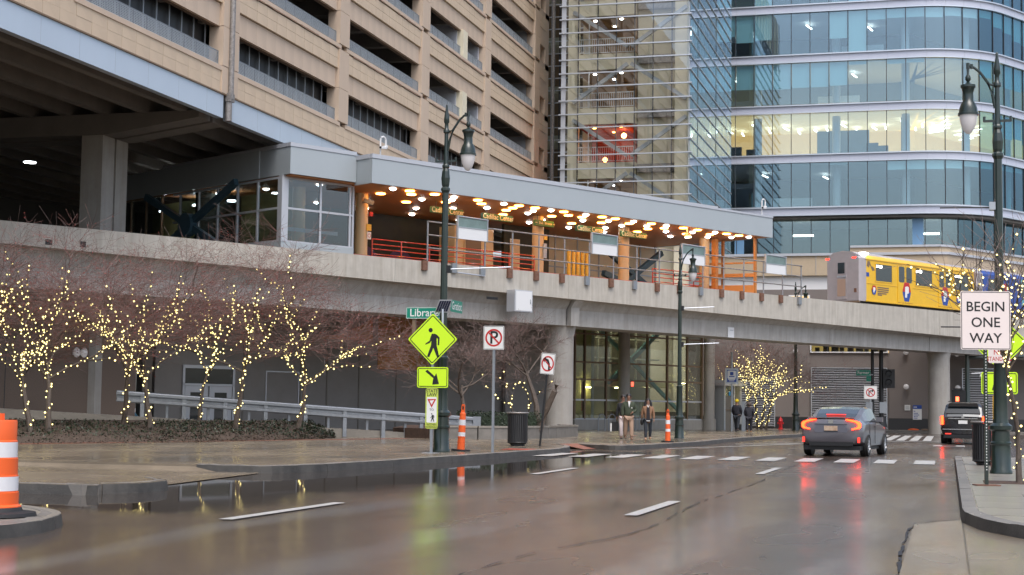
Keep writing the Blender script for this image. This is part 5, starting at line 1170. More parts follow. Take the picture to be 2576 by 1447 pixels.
hd = thing('hedge', 'clipped dark green hedge in the raised bed behind the trash bin', 'hedge', campt(1262, 63, .5), YAW)
rnd = random.Random(9); m = MB(); MB().box(-1.5, 1.45, -.38, .38, 0, .52).build('inner_mass', K['hedge'], hd)
for _ in range(5200):
    x, y, z = rnd.uniform(-1.72, 1.7), rnd.uniform(-.55, .55), rnd.uniform(.02, .78)
    top = .66 + .12 * noise.noise(Vector((x * 1.6, y * 2, 1)))
    if z > top or (abs(x) < 1.45 and abs(y) < .34 and z < .5): continue
    c = Vector((x, y, z)); n_ = Vector((rnd.gauss(0, 1), rnd.gauss(0, 1) - .4, rnd.gauss(.5, 1))).normalized(); x1 = n_.cross(Vector((rnd.random(), rnd.random(), .3))).normalized(); y1 = n_.cross(x1); s = rnd.uniform(.025, .05)
    m.add([c - x1 * s, c - y1 * s * .6, c + x1 * s, c + y1 * s * .6], [(0, 1, 2, 3)])
tag(m.build('foliage', K['hedge'], hd), kind='stuff')
# bicycle hoops by the lobby glass
for i in range(5):
    s = 10.0 + i * .85; t = thing('bike_rack', ('first steel hoop rack, touching the round column', 'second steel hoop rack from the round column', 'third steel hoop rack from the round column', 'fourth steel hoop rack from the round column', 'last steel hoop rack, behind the man in green')[i], 'bike rack', SW(s, 6.6, .15), SA, 'steel hoop bike racks')
    MB().tube([(-.27, 0, 0), (-.27, 0, .62)] + [(-.27 * math.cos(a), 0, .62 + .27 * math.sin(a)) for a in [math.pi * j / 10 for j in range(1, 10)]] + [(.27, 0, .62), (.27, 0, 0)], .03, 8).build('hoop', K['galv'], t, True)
    for x in (-.27, .27): MB().cyl((x, 0, 0), (x, 0, .012), .07, n=10).build('foot_plate', K['steel'], t)
# ================================================================ STREET LAMPS
def street_lamp(loc, label, rz=0, k=1.0, full=True):
    t = thing('street_lamp', label, 'street lamp', loc, rz, 'dark green heritage street lamps'); t.scale = (k, k, k); G_ = K['lampgreen']
    MB().lathe([(.24, 0), (.24, .06), (.215, .1), (.205, .62), (.225, .64), (.225, .68), (.2, .7), (.19, .92), (.245, .96), (.245, 1.04), (.17, 1.1), (.155, 1.2), (.135, 2.4), (.15, 2.44), (.15, 2.5), (.11, 2.54)], 20).build('base', G_, t, True)
    MB().lathe([(.105, 2.5), (.098, 4), (.088, 6.9), (.125, 6.97), (.125, 7.02), (.09, 7.06)], 20, flute=.06).build('shaft', G_, t)
    MB().lathe([(.08, 7.04), (.105, 7.12), (.118, 7.3), (.10, 7.48), (.075, 7.56), (.10, 7.6), (.10, 7.64), (.07, 7.68), (.062, 7.9)], 18, flute=.05).build('baluster', G_, t)
    MB().lathe([(.06, 7.88), (.052, 8.5), (.085, 8.54), (.085, 8.6), (.055, 8.64), (.05, 8.78), (.075, 8.82), (.07, 8.95), (.03, 9.2), (.03, 9.27), (.012, 9.3)], 14).build('finial', G_, t, True)
    cr = MB().bar((-.28, 0, 7.76), (.28, 0, 7.76), .05, .05)
    for x in (-.28, .28): cr.cyl((x, 0, 7.74), (x, 0, 7.86), .03, n=8)
    cr.build('cross_bar', G_, t)
    ar = MB().tube([(.05, 0, 8.05), (.1, 0, 8.35), (.2, 0, 8.62), (.36, 0, 8.86), (.5, 0, 8.98), (.62, 0, 9.02)], [.035, .035, .032, .03, .028, .028], 8); ar.tube([(.05, 0, 8.56), (.16, 0, 8.58), (.26, 0, 8.7)], .026, 8); ar.cyl((.62, 0, 9.08), (.62, 0, 8.95), .04, n=8); ar.cyl((.54, 0, 9.05), (.54, 0, 8.95), .035, n=8)
    ar.build('arm', G_, t, True)
    h = MB().lathe([(.03, 8.98), (.028, 8.82), (.06, 8.76), (.06, 8.70), (.03, 8.66), (.07, 8.61), (.165, 8.58), (.165, 8.53), (.14, 8.5), (.115, 8.4), (.12, 8.22), (.16, 8.16), (.195, 8.05), (.205, 7.96), (.225, 7.95), (.225, 7.90), (.19, 7.9)][::-1], 20, (.62, 0, 0)).build('lamp_head', G_, t, True)
    MB().lathe([(.01, 7.48), (.06, 7.5), (.12, 7.58), (.165, 7.7), (.188, 7.84), (.188, 7.9)], 20, (.62, 0, 0)).build('globe', K['globe'], h, True)
    return t
street_lamp((-12.93, 39.74, .15), 'tall dark green street lamp behind the yellow pedestrian sign', R(-2))
street_lamp((1.02, 33.25, .15), 'tall dark green street lamp beside the BEGIN ONE WAY sign', R(182), .925)
street_lamp((-10.71, 64.64, .15), 'slender dark street lamp by the orange post near the walking couple', R(-4), .87)
street_lamp((-9.17, 99.5, .15), 'farthest street lamp, black post passing behind the track near the hydrant', R(5), 1.0)
box(-.35, .35, -.35, .35, 0, .012).build('base_plate', K['kerb'], thing('base_plate', 'concrete pad under the slender street lamp by the walking couple', 'pad', (-10.71, 64.64, .15)))
for (x, y, z, L, a, lab) in ((-12.8, 39.74, 5.0, 1.65, 0, 'white banner arm on the tall lamp beside the green street signs'), (-12.8, 39.74, 6.95, .0, 0, ''), (-10.6, 64.64, 5.55, 1.3, 10, 'upper banner arm on the slender lamp below the track'), (-10.6, 64.64, 4.05, 1.5, 5, 'lower banner arm on the slender lamp below the track')):
    if L:
        t = thing('banner_arm', lab, 'banner arm', (x, y, z)); MB().cyl((0, 0, 0), (L * math.cos(R(10)), L * .2, .07), .018, n=8).build('rod', K['alu'], t); MB().box(-.1, .06, -.06, .06, -.1, .1).build('clamp', K['black'], t)
for z, l in ((5.55, 'upper'), (3.1, 'lower')):
    t = thing('banner_arm', l + ' dark banner arm reaching left from the big near lamp', 'banner arm', (.92, 33.25, z)); MB().cyl((0, 0, 0), (-1.05, 0, .01), .014, n=8).build('rod', K['black'], t); MB().box(-.08, .04, -.1, .1, -.06, .1).build('clamp', K['steel'], t)

# ================================================================ SIGNS
RX, UZ = (1, 0, 0), (0, 0, 1)
def post(t, h, r=.03, m='galv', sq=True):
    return (box(-r, r, .012, .012 + 2 * r, 0, h) if sq else MB().cyl((0, r, 0), (0, r, h), r, n=10)).build('post', K[m], t)
WALKER = [[(-.02, .20), (.06, .20), (.13, .17), (.21, .09), (.20, -.12), (.155, -.12), (.16, .05), (.12, .09), (.13, -.14), (.21, -.46), (.145, -.47), (.03, -.20), (-.09, -.46), (-.155, -.44), (-.045, -.14), (-.03, .0), (-.08, -.06), (-.215, -.11), (-.195, -.065), (-.09, .0), (-.06, .1)][::-1]]
def walker(mb, o, k, d, t=.002):
    flat(mb, [[(x * k, y * k) for x, y in p] for p in WALKER], o, RX, UZ, d, t); flat(mb, [[(.0 * k + -.06 * k + .062 * k * math.cos(a), .30 * k + .062 * k * math.sin(a)) for a in [2 * math.pi * i / 14 for i in range(14)]]], o, RX, UZ, d, t)
def border(mb, w, h, o, inset, th, d, r=.04, rot=0.):
    a, b = rrect(w - 2 * inset, h - 2 * inset, r, 4), rrect(w - 2 * inset - 2 * th, h - 2 * inset - 2 * th, max(.005, r - th), 4); a, b = rotp(a, rot), rotp(b, rot); n = len(a)
    flat(mb, [[a[i], a[(i + 1) % n], b[(i + 1) % n], b[i]] for i in range(n)], o, RX, UZ, d)
def ped_assembly(loc, lab, flip, law, lz=0):
    t = thing('crossing_sign', lab, 'sign', loc, R(lz)); post(t, 3.3)
    c = (0, 0, 2.92); MB().plate(rotp(rrect(.955, .955, .05), R(45)), c, RX, UZ, .006).build('diamond_panel', K['lime'], t)
    m = MB(); border(m, .955, .955, c, .03, .022, .007, .05, R(45)); walker(m, (0.0, 0, 2.88), .92 * (1), .007); m.build('diamond_print', K['signblack'], t)
    c = (0.02 * (0 if flip else 1), 0, 1.935); MB().plate(rrect(.84, .53, .05), c, RX, UZ, .006).build('arrow_panel', K['lime'], t)
    f = -1 if flip else 1; ar = [(-.19, .21), (-.13, .27 - .06), (.08, .02), (.13, .10), (.16, -.19), (-.01, -.18), (.045, -.12), (.03, -.03), (-.21, .15)]
    ar = [(-.20, .155), (-.15, .20), (.055, .03), (.10, .11), (.175, -.17), (-.005, -.185), (.0, -.13), (.02, -.02)]
    ar = [(x * f, y) for x, y in ar]; ar = ar[::-1] if not flip else ar
    m = MB(); border(m, .84, .53, c, .025, .018, .007); flat(m, [ar], c, RX, UZ, .007); m.build('arrow_print', K['signblack'], t)
    c = (0.01, 0, 1.135); MB().plate(rrect(.34, 1.04, .05), c, RX, UZ, .006).build('law_panel', law, t)
    MB().plate(rrect(.27, .66, .03), (.01, -.007, 1.10), RX, UZ, .003).build('law_field', K['signwhite'], t)
    m = MB(); m.text('STATE', (.01, -.007, 1.585), RX, UZ, .085, .002, .012, .95); m.text('LAW', (.01, -.007, 1.49), RX, UZ, .085, .002, .012, 1); m.text('WITHIN', (.01, -.007, .72), RX, UZ, .06, .002, .008, .9); m.text('CROSSWALK', (.01, -.007, .655), RX, UZ, .05, .002, .008, .85); m.text('TO', (.01, -.0105, 1.10), RX, UZ, .06, .002, .004)
    m.build('law_lettering', K['signblack'], t); m = MB(); walker(m, (.03, -.0105, .92), .26, .002); m.build('walker_symbol', K['signblack'], t)
    m = MB(); flat(m, [[(-.12, .1), (0, -.12), (.12, .1)], ], (.01, -.0105, 1.28), RX, UZ, .002); m.build('yield_triangle', K['signred'], t)
    m = MB(); flat(m, [[(-.06, .05), (0, -.055), (.065, .07)]], (.01, -.013, 1.285), RX, UZ, .002); m.build('yield_centre', K['signwhite'], t)
    box(-.18, .18, -.2, .2, -.008, .0).build('foot_plate', K['steel'], t)
    return t
a = ped_assembly((-12.83, 38.56, .158), 'fluorescent yellow pedestrian crossing sign with arrow and state law plates before the tall lamp', False, K['lime2'])
ped_assembly((1.2, 39.7, .158), 'second yellow pedestrian crossing sign partly hidden behind the big near lamp post', True, mat('orange_yellow_sign', (.85, .45, .01), .4))
t = thing('solar_panel', 'small tilted solar panel on the pole above the yellow pedestrian sign', 'solar panel', (-12.62, 38.72, 3.45)); MB().cyl((0, 0, -.3), (0, 0, .42), .03, n=10).build('mast', K['alu'], t)
tp_ = MB(); rr_, uu_ = Vector((.86, .1, .0)), Vector((.25, -.1, .35)); rr_.normalize(); uu_ = (uu_ - rr_ * uu_.dot(rr_)).normalized()
tp_.plate([(-.22, -.17), (.12, -.17), (.26, .17), (-.08, .17)], (0, 0, .5), rr_, uu_, .02); tp_.build('frame', K['alu'], t); m = MB(); m.plate([(-.195, -.145), (.115, -.145), (.235, .145), (-.065, .145)], Vector((0, 0, .5)) + rr_.cross(uu_).normalized() * .0205, rr_, uu_, .003); m.build('cells', K['solar'], t)
m = MB()
for i in range(1, 5): m.bar(Vector((0, 0, .5)) + rr_.cross(uu_).normalized() * .025 + rr_ * (-.195 + .062 * i) + uu_ * -.145, Vector((0, 0, .5)) + rr_.cross(uu_).normalized() * .025 + rr_ * (-.065 + .06 * i) + uu_ * .145, .006, .003)
m.build('cell_line', K['alu'], t)
t = thing('street_sign', 'green Library St name plate beside the yellow pedestrian sign', 'street sign', (-13.76, 40.0, 3.80)); MB().plate(rrect(.98, .31, .03), (.18, 0, .05), RX, UZ, .01).build('panel', K['signgreen'], t); post_ = box(-.14, -.05, .02, .1, -.62, .1).build('post', K['brown'], t)
m = MB(); border(m, .98, .31, (.18, 0, .05), .008, .012, .011, .025); m.text('Library', (-.21, -.01, .05), RX, UZ, .21, .003, .012, .95, 'LEFT'); m.text('St', (.52, -.01, .05), RX, UZ, .2, .003, .012, .8, 'LEFT'); m.build('lettering', K['signwhite'], t)
t = thing('street_sign', 'green Gratiot name plate seen edge-on from the tall lamp post', 'street sign', (-12.84, 39.95, 4.05)); MB().plate(rrect(1.05, .32, .03), (.02, .56, 0), (0, 1, 0), UZ, .01).build('panel', K['signgreen'], t); box(-.08, .03, -.05, .05, -.05, .05).build('bracket', K['steel'], t)
m = MB(); m.text('Gratiot', (.031, .56, 0), (0, 1, 0), UZ, .22, .003, .012, .95); n2 = MB(); m.build('lettering', K['signwhite'], t)
def noring(t, c, r, d=.007, sy=1.0, slash=45):
    m = MB(); flat(m, ring(r, r * .80, 30, sy=sy), c, RX, UZ, d); a = R(slash); m2 = [(-r * .85, -.09 * r), (r * .85, -.09 * r), (r * .85, .09 * r), (-r * .85, .09 * r)]; flat(m, [rotp(m2, -a)], c, RX, UZ, d + .0025); m.build('prohibition_ring', K['signred'], t)
def plain_sign(name, lab, loc, w, h, zc, bg_, draw, pole=None, lean=0., rz=0., r=.03, pm='galv', ph=None):
    t = thing(name, lab, 'sign', loc, R(rz))
    if lean: t.rotation_euler = (0, R(lean), R(rz))
    post(t, ph or zc + h / 2 - .05, r, pm); MB().plate(rrect(w, h, .03), (0, 0, zc), RX, UZ, .006).build('panel', K[bg_], t)
    m = MB(); border(m, w, h, (0, 0, zc), .012, .01, .007, .025); draw(t, m, (0, 0, zc)); 
    if m.v: m.build('print', K['signblack'], t)
    return t
def d_nopark(t, m, c): m.text('P', (c[0], -.006, c[2] - .01), RX, UZ, .34, .002, .02); noring(t, c, .235)
plain_sign('no_parking_sign', 'white square no parking sign with a crossed P on a steel post', (-11.61, 40.03, .156), .57, .63, 3.03, 'signwhite', d_nopark)
def turn_arrow(f): return [(.03 * f, -.2), (.09 * f, -.2), (.07 * f, .0), (.02 * f, .13), (-.08 * f, .17), (-.07 * f, .23), (-.17 * f, .12), (-.11 * f, .03), (-.1 * f, .1), (-.03 * f, .07), (.015 * f, .0)]
def d_noleft(t, m, c): flat(m, [turn_arrow(1)[::-1]], c, RX, UZ, .007); noring(t, c, .2, sy=1.22)
plain_sign('no_left_turn_sign', 'leaning no left turn sign on a thin black post beside the trash bin', (-12.29, 47.67, .156), .46, .66, 2.58, 'signwhite', d_noleft, lean=5.2, r=.028, pm='black')
def d_begin(t, m, c):
    for i, w in enumerate(('BEGIN', 'ONE', 'WAY')): m.text(w, (0, -.006, c[2] + .225 - .265 * i), RX, UZ, .165, .002, .016, 1.0)
t = plain_sign('one_way_sign', 'large white BEGIN ONE WAY sign on a green perforated post', (.62, 27.59, .158), .83, .99, 2.76, 'signpink', d_begin, r=.028, pm='lampgreen', ph=3.2)
t.rotation_euler = (0, 0, R(12)); box(-.2, .2, -.12, .2, -.006, .012).build('foot_plate', K['rust'], t)
m = MB()
for i in range(44): m.box(-.008, .008, .0085, .0115, .25 + i * .05, .268 + i * .05)
m.build('punched_hole', K['signwhite'], t)
def d_nostand(t, m, c): noring(t, (0, 0, c[2] + .08), .12)
t = thing('no_standing_sign', 'faded NO STANDING sign strapped to the big near lamp post', 'sign', (1.0, 33.05, 2.68)); MB().plate(rrect(.42, .62, .03), (0, 0, 0), RX, UZ, .006).build('panel', K['signpink'], t); noring(t, (0, 0, .12), .15)
m = MB(); m.text('NO', (0, -.006, -.1), RX, UZ, .1, .002, .006); m.text('STANDING', (0, -.006, -.23), RX, UZ, .085, .002, .006, .8); m.build('lettering', K['signred'], t); box(-.05, .05, .01, .1, -.1, .1).build('strap', K['steel'], t)
# far crossing: signal poles, no right turn sign, street name
def d_noright(t, m, c): flat(m, [[(-.12, -.2), (-.06, -.2), (-.06, .02), (.02, .07), (.08, .07), (.08, .0), (.2, .1), (.08, .2), (.08, .13), (-.02, .13), (-.12, .06)]], c, RX, UZ, .007); noring(t, c, .27)
t = plain_sign('no_right_turn_sign', 'no right turn sign on a pale board above the grey sedan', (-4.55, 98.4, .0), .8, .82, 2.55, 'signwhite', d_noright, r=.045)
sp1 = thing('signal_pole', 'thin black signal pole carrying the Farmer street name plate', 'pole', (-4.62, 102.6, .0)); MB().lathe([(.2, 0), (.2, .9), (.11, 1.0), (.10, 5.7), (.06, 5.72)], 14).build('pole', K['black'], sp1, True); MB().ball((0, 0, 5.8), .12, 10, 8).build('cap', K['white'], sp1, True); box(-.42, .0, -.2, -.15, 1.3, 2.0).build('button_board', K['steel'], sp1)
sp2 = thing('signal_pole', 'thicker black signal pole holding a traffic light facing away', 'pole', (-4.1, 103.1, .0)); MB().lathe([(.24, 0), (.24, 1.0), (.15, 1.1), (.13, 6.2), (.1, 6.22)], 14).build('pole', K['black'], sp2, True); box(-.1, .34, -.25, -.2, 1.3, 2.0).build('button_board', K['steel'], sp2); MB().cyl((0, -.3, .4), (0, -.3, 1.05), .38, .3, 12).build('control_box', K['black'], sp2)
h = box(.12, .85, -.25, .15, 2.9, 4.1).build('signal_head', K['black'], sp2)
for z in (3.05, 3.6): MB().cyl((.48, -.25, z + .2), (.48, -.42, z + .24), .17, .19, 12, False).build('visor', K['black'], h)
t = thing('street_sign', 'small green Farmer street name plate before the louvres', 'street sign', (-5.0, 102.5, 3.75)); MB().plate(rrect(.9, .36, .03), (-.18, 0, .1), RX, UZ, .01).build('panel', K['signgreen'], t); m = MB(); m.text('Farmer', (-.18, -.011, .1), RX, UZ, .2, .003, .01, .9); m.build('lettering', K['signwhite'], t); box(.0, .3, -.01, .02, -.45, -.1).build('lower_plate', K['signgreen'], t); box(.2, .42, -.02, .1, -.05, .0).build('bracket', K['steel'], t)
mp = thing('signal_mast', 'dark signal mast with a side arm and red hand signal beyond the concrete column', 'signal mast', (1.25, 108.9, .15)); MB().lathe([(.26, 0), (.24, .8), (.17, 1.0), (.15, 5.3), (.1, 5.35)], 14).build('pole', K['lampgreen'], mp, True); MB().cyl((0, 0, 4.9), (3.6, 0, 5.0), .13, .1, 10).build('arm', K['lampgreen'], mp)
h = box(-1.0, -.1, -.3, .1, 1.9, 2.75).build('signal_head', K['black'], mp); box(-.75, -.55, -.33, -.302, 2.0, 2.3).build('hand_symbol', mat('hand_red', (.6, .05, .02), .3, emit=(1, .08, .03), estr=5), h); box(-.9, -.3, -.36, .0, 2.76, 2.86).build('visor', K['black'], h)
t = thing('security_camera', 'white camera arm on the signal mast over the right louvres', 'security camera', (1.5, 108.75, 3.9)); MB().bar((0, 0, .1), (.7, 0, .16), .06, .08).build('arm', K['white'], t); MB().ball((.65, -.02, -.08), .14, 10, 8).build('dome', K['white'], t, True)
# transit sign, person-height meter
t = thing('transit_sign', 'blue and white transit station sign on a grey post beside the lit tree', 'sign', campt(1843, 92, .15), YAW * .5); MB().cyl((0, .1, 0), (0, .1, 4.6), .06, n=10).build('post', K['steel'], t); box(-.38, .38, -.04, .04, 2.75, 3.65).build('frame', K['steel'], t); box(-.27, .27, -.05, -.041, 2.85, 3.55).build('panel', K['signblue'], t); MB().plate(rrect(.49, .47, .06), (0, -.05, 3.28), RX, UZ, .004).build('field', K['signwhite'], t)
m = MB(); flat(m, [rrect(.2, .2, .04)], (0, -.054, 3.34), RX, UZ, .001); m.box(-.16, .16, -.058, -.055, 3.14, 3.2); m.build('train_symbol', K['signblue'], t); m = MB(); m.box(-.2, .2, -.054, -.051, 2.98, 3.04); m.box(-.15, .15, -.054, -.051, 2.9, 2.94); m.build('text_line', K['signwhite'], t)
t = thing('post', 'square pale metal post between the two people in dark coats', 'post', campt(1873, 93, .15)); box(-.11, .11, -.05, .05, 0, 1.75).build('post', K['steel'], t)
# convex mirror pair / wall lamp on the brown wall
t = thing('wall_light', 'pair of round silver wall lights on the brown wall among the lit trees', 'wall light', SW(-23.4, 3.9, 3.3), SA)
for x in (-.18, .14): MB().ball((x, -.14, 0), .2, 14, 10, (.75, .6, 1)).build('dome', K['globe'], t, True)
box(-.3, .3, -.04, .0, -.1, .1).build('bracket', K['steel'], t)

# ================================================================ SMALL STREET OBJECTS
def channelizer(loc, lab, rz=0, lean=0):
    t = thing('traffic_post', lab, 'traffic post', loc, R(rz), 'orange and white channelizer posts'); t.rotation_euler = (0, R(lean), R(rz))
    MB().lathe([(.105, .04), (.10, .3), (.095, .66), (.085, .90), (.08, 1.02), (.05, 1.05)], 16).build('tube', K['safety'], t, True)
    for z0, z1, r in ((.40, .55, .1), (.70, .85, .094)): MB().lathe([(r, z0), (r - .004, z1)], 16).build('reflective_band', K['reflect'], t)
    for z in (.24, .37): MB().lathe([(.107, z), (.107, z + .015)], 16).build('rib', K['safety'], t)
    m = MB(); m.plate([(-.05, 0), (.05, 0), (.045, .2), (.02, .235), (-.02, .235), (-.045, .2)], (0, .015, 1.04), RX, UZ, .03); m.build('handle', K['safety'], t); m = MB(); m.plate(rrect(.045, .1, .02), (0, -.0155, 1.17), RX, UZ, .002); m.build('handle_slot', K['black'], t)
    MB().prism([(.26 * math.cos(math.pi * i / 4 + .39), .26 * math.sin(math.pi * i / 4 + .39)) for i in range(8)], 0, .045).build('rubber_base', K['rubber'], t)
    return t
channelizer((-12.75, 40.9, .15), 'leaning orange and white post right of the yellow pedestrian sign', 0, 2.5)
channelizer((-10.02, 57.9, .15), 'upright orange and white post by the walking woman and slender lamp').scale = (.95, .95, .95)
d = thing('traffic_drum', 'orange and white striped traffic drum on the kerb island nearest the camera', 'traffic drum', (-9.70, 14.58, .145))
zz = [0, .07, .24, .40, .57, .74, .93, .96]
MB().lathe([(.30, .05), (.30, .10), (.272, .12), (.272, .245), (.262, .25), (.262, .42), (.252, .425), (.252, .60), (.242, .605), (.242, .78), (.232, .79), (.232, .98), (.225, 1.0), (.05, 1.0)], 28).build('body', K['safety'], d, True)
for z0, z1, r in ((.262, .41, .2635), (.61, .77, .2435)): MB().lathe([(r, z0), (r, z1)], 28).build('reflective_band', K['reflect'], d, True)
MB().lathe([(.46, 0), (.45, .035), (.32, .05), (.3, .09)], 28).build('rubber_base', K['rubber'], d, True); MB().box(-.1, .1, -.025, .025, 1.0, 1.07).build('handle', K['safety'], d)
isl = spline([(-13.5, 12.6), (-9.3, 12.6), (-8.95, 13.5), (-9.05, 14.6), (-9.7, 15.8), (-11.2, 16.6), (-13.5, 16.6)], 5)
io = struct('traffic_island', MB().prism(isl, -.02, .135), K['concrete_pale'])
kerb(dens(isl, .5), io, .2, .142)
def trash_bin(loc, lab):
    t = thing('trash_bin', lab, 'trash bin', loc, 0, 'black ribbed street trash bins')
    MB().lathe([(.24, .05), (.28, .08), (.28, .9), (.29, .92)], 24).build('liner', K['black'], t, True); MB().lathe([(.22, 0), (.22, .06)], 18).build('foot', K['black'], t)
    me = MB().bar((0, 0, .08), (0, 0, .93), .035, .014, (0, 1, 0)).mesh('rib', K['plinth'])
    for i in range(30): a = 2 * math.pi * i / 30; obj('rib', me, t, (.292 * math.cos(a), .292 * math.sin(a), 0), (0, 0, a + math.pi / 2))
    MB().tube([(.31 * math.cos(2 * math.pi * i / 24), .31 * math.sin(2 * math.pi * i / 24), .95) for i in range(25)], .022, 8).build('rim', K['galvold'], t, True)
    for z in (.1, .9): MB().tube([(.297 * math.cos(2 * math.pi * i / 24), .297 * math.sin(2 * math.pi * i / 24), z) for i in range(25)], .012, 6).build('hoop', K['plinth'], t, True)
    return t
trash_bin((-12.99, 47.62, .156), 'black ribbed trash bin between the no parking and no left turn signs').scale = (1.05, 1.05, 1.08)
trash_bin((.87, 38.6, .156), 'black ribbed trash bin behind the BEGIN ONE WAY post').scale = (1.1, 1.1, 1.05)
h = thing('fire_hydrant', 'red fire hydrant at the foot of the brick wall near the lit tree', 'fire hydrant', campt(1966, 103, .15))
MB().lathe([(.17, 0), (.17, .06), (.12, .08), (.115, .48), (.15, .5), (.15, .56), (.13, .58), (.11, .68), (.05, .76), (.035, .78), (.035, .84)], 16).build('barrel', K['hydrant'], h, True); MB().cyl((-.2, 0, .4), (.2, 0, .4), .06, n=10).build('hose_outlet', K['hydrant'], h); MB().cyl((0, -.2, .38), (0, 0, .38), .075, n=10).build('pumper_outlet', K['hydrant'], h)
for x, y, r in ((.8, 26.0, .22), (3.0, 25.2, .3)):
    t = thing('utility_cover', 'rectangular metal utility cover in the near pavement, ' + ('left one' if x < 1 else 'by the frame edge'), 'utility cover', (x + .8, y - 1.5, .153), group='pavement covers'); box(-.5, .5, -r, r, 0, .006).build('lid', K['rust'] if x > 1 else K['redpave'], t); fr = MB().box(-.55, -.5, -r - .04, r + .04, 0, .007).box(.5, .55, -r - .04, r + .04, 0, .007); fr.build('rim', K['kerb'], t)
t = thing('debris', 'orange cloth scrap on the far kerb by the white poster', 'debris', (-2.3, 111.5, .15)); MB().ball((0, 0, .05), .25, 9, 5, (1.6, .7, .3)).build('cloth', K['safety'], t); MB().ball((.75, 0, .05), .2, 9, 5, (1.5, .7, .35)).build('lump', K['brown'], t)

# ================================================================ CARS
def wheel(t, x, y, r, w, rim=.66, side=1):
    o = MB().lathe([(r * .72, -w / 2), (r * .96, -w / 2), (r, -w * .35), (r, w * .35), (r * .96, w / 2), (r * .74, w / 2), (r * .72, w * .2)], 28).build('wheel', K['tyre'], t, True); o.location = (x, y, r); o.rotation_euler = (0, R(90) * side, 0)
    m = MB().lathe([(r * .72, w * .3), (r * .70, w * .46), (r * .66, w * .46), (r * .64, w * .3)], 26); m.lathe([(.07, w * .3), (.06, w * .42)], 12)
    for i in range(10): a = 2 * math.pi * i / 10; m.bar((.05 * math.cos(a), .05 * math.sin(a), w * .38), (r * .68 * math.cos(a + .12), r * .68 * math.sin(a + .12), w * .40), .045, .03, (0, 0, 1))
    m.build('rim', K['chrome'], o, True); MB().lathe([(r * .66, w * .05), (r * .66, w * .1)], 20).build('brake_disc', K['mull'], o)
def body_loft(stn, n=1):
    secs = []
    for y, w, zb, zm, zs, zd, wd, cr in stn:
        h = [(0, zb), (w * .82, zb), (w * .965, zb + .1), (w, zm), (w * .975, zs), (wd, zd), (wd * .5, zd + cr * .8), (0, zd + cr)]
        secs.append([(x, y, z) for x, z in h] + [(-x, y, z) for x, z in h[-2:0:-1]])
    return loft(secs)
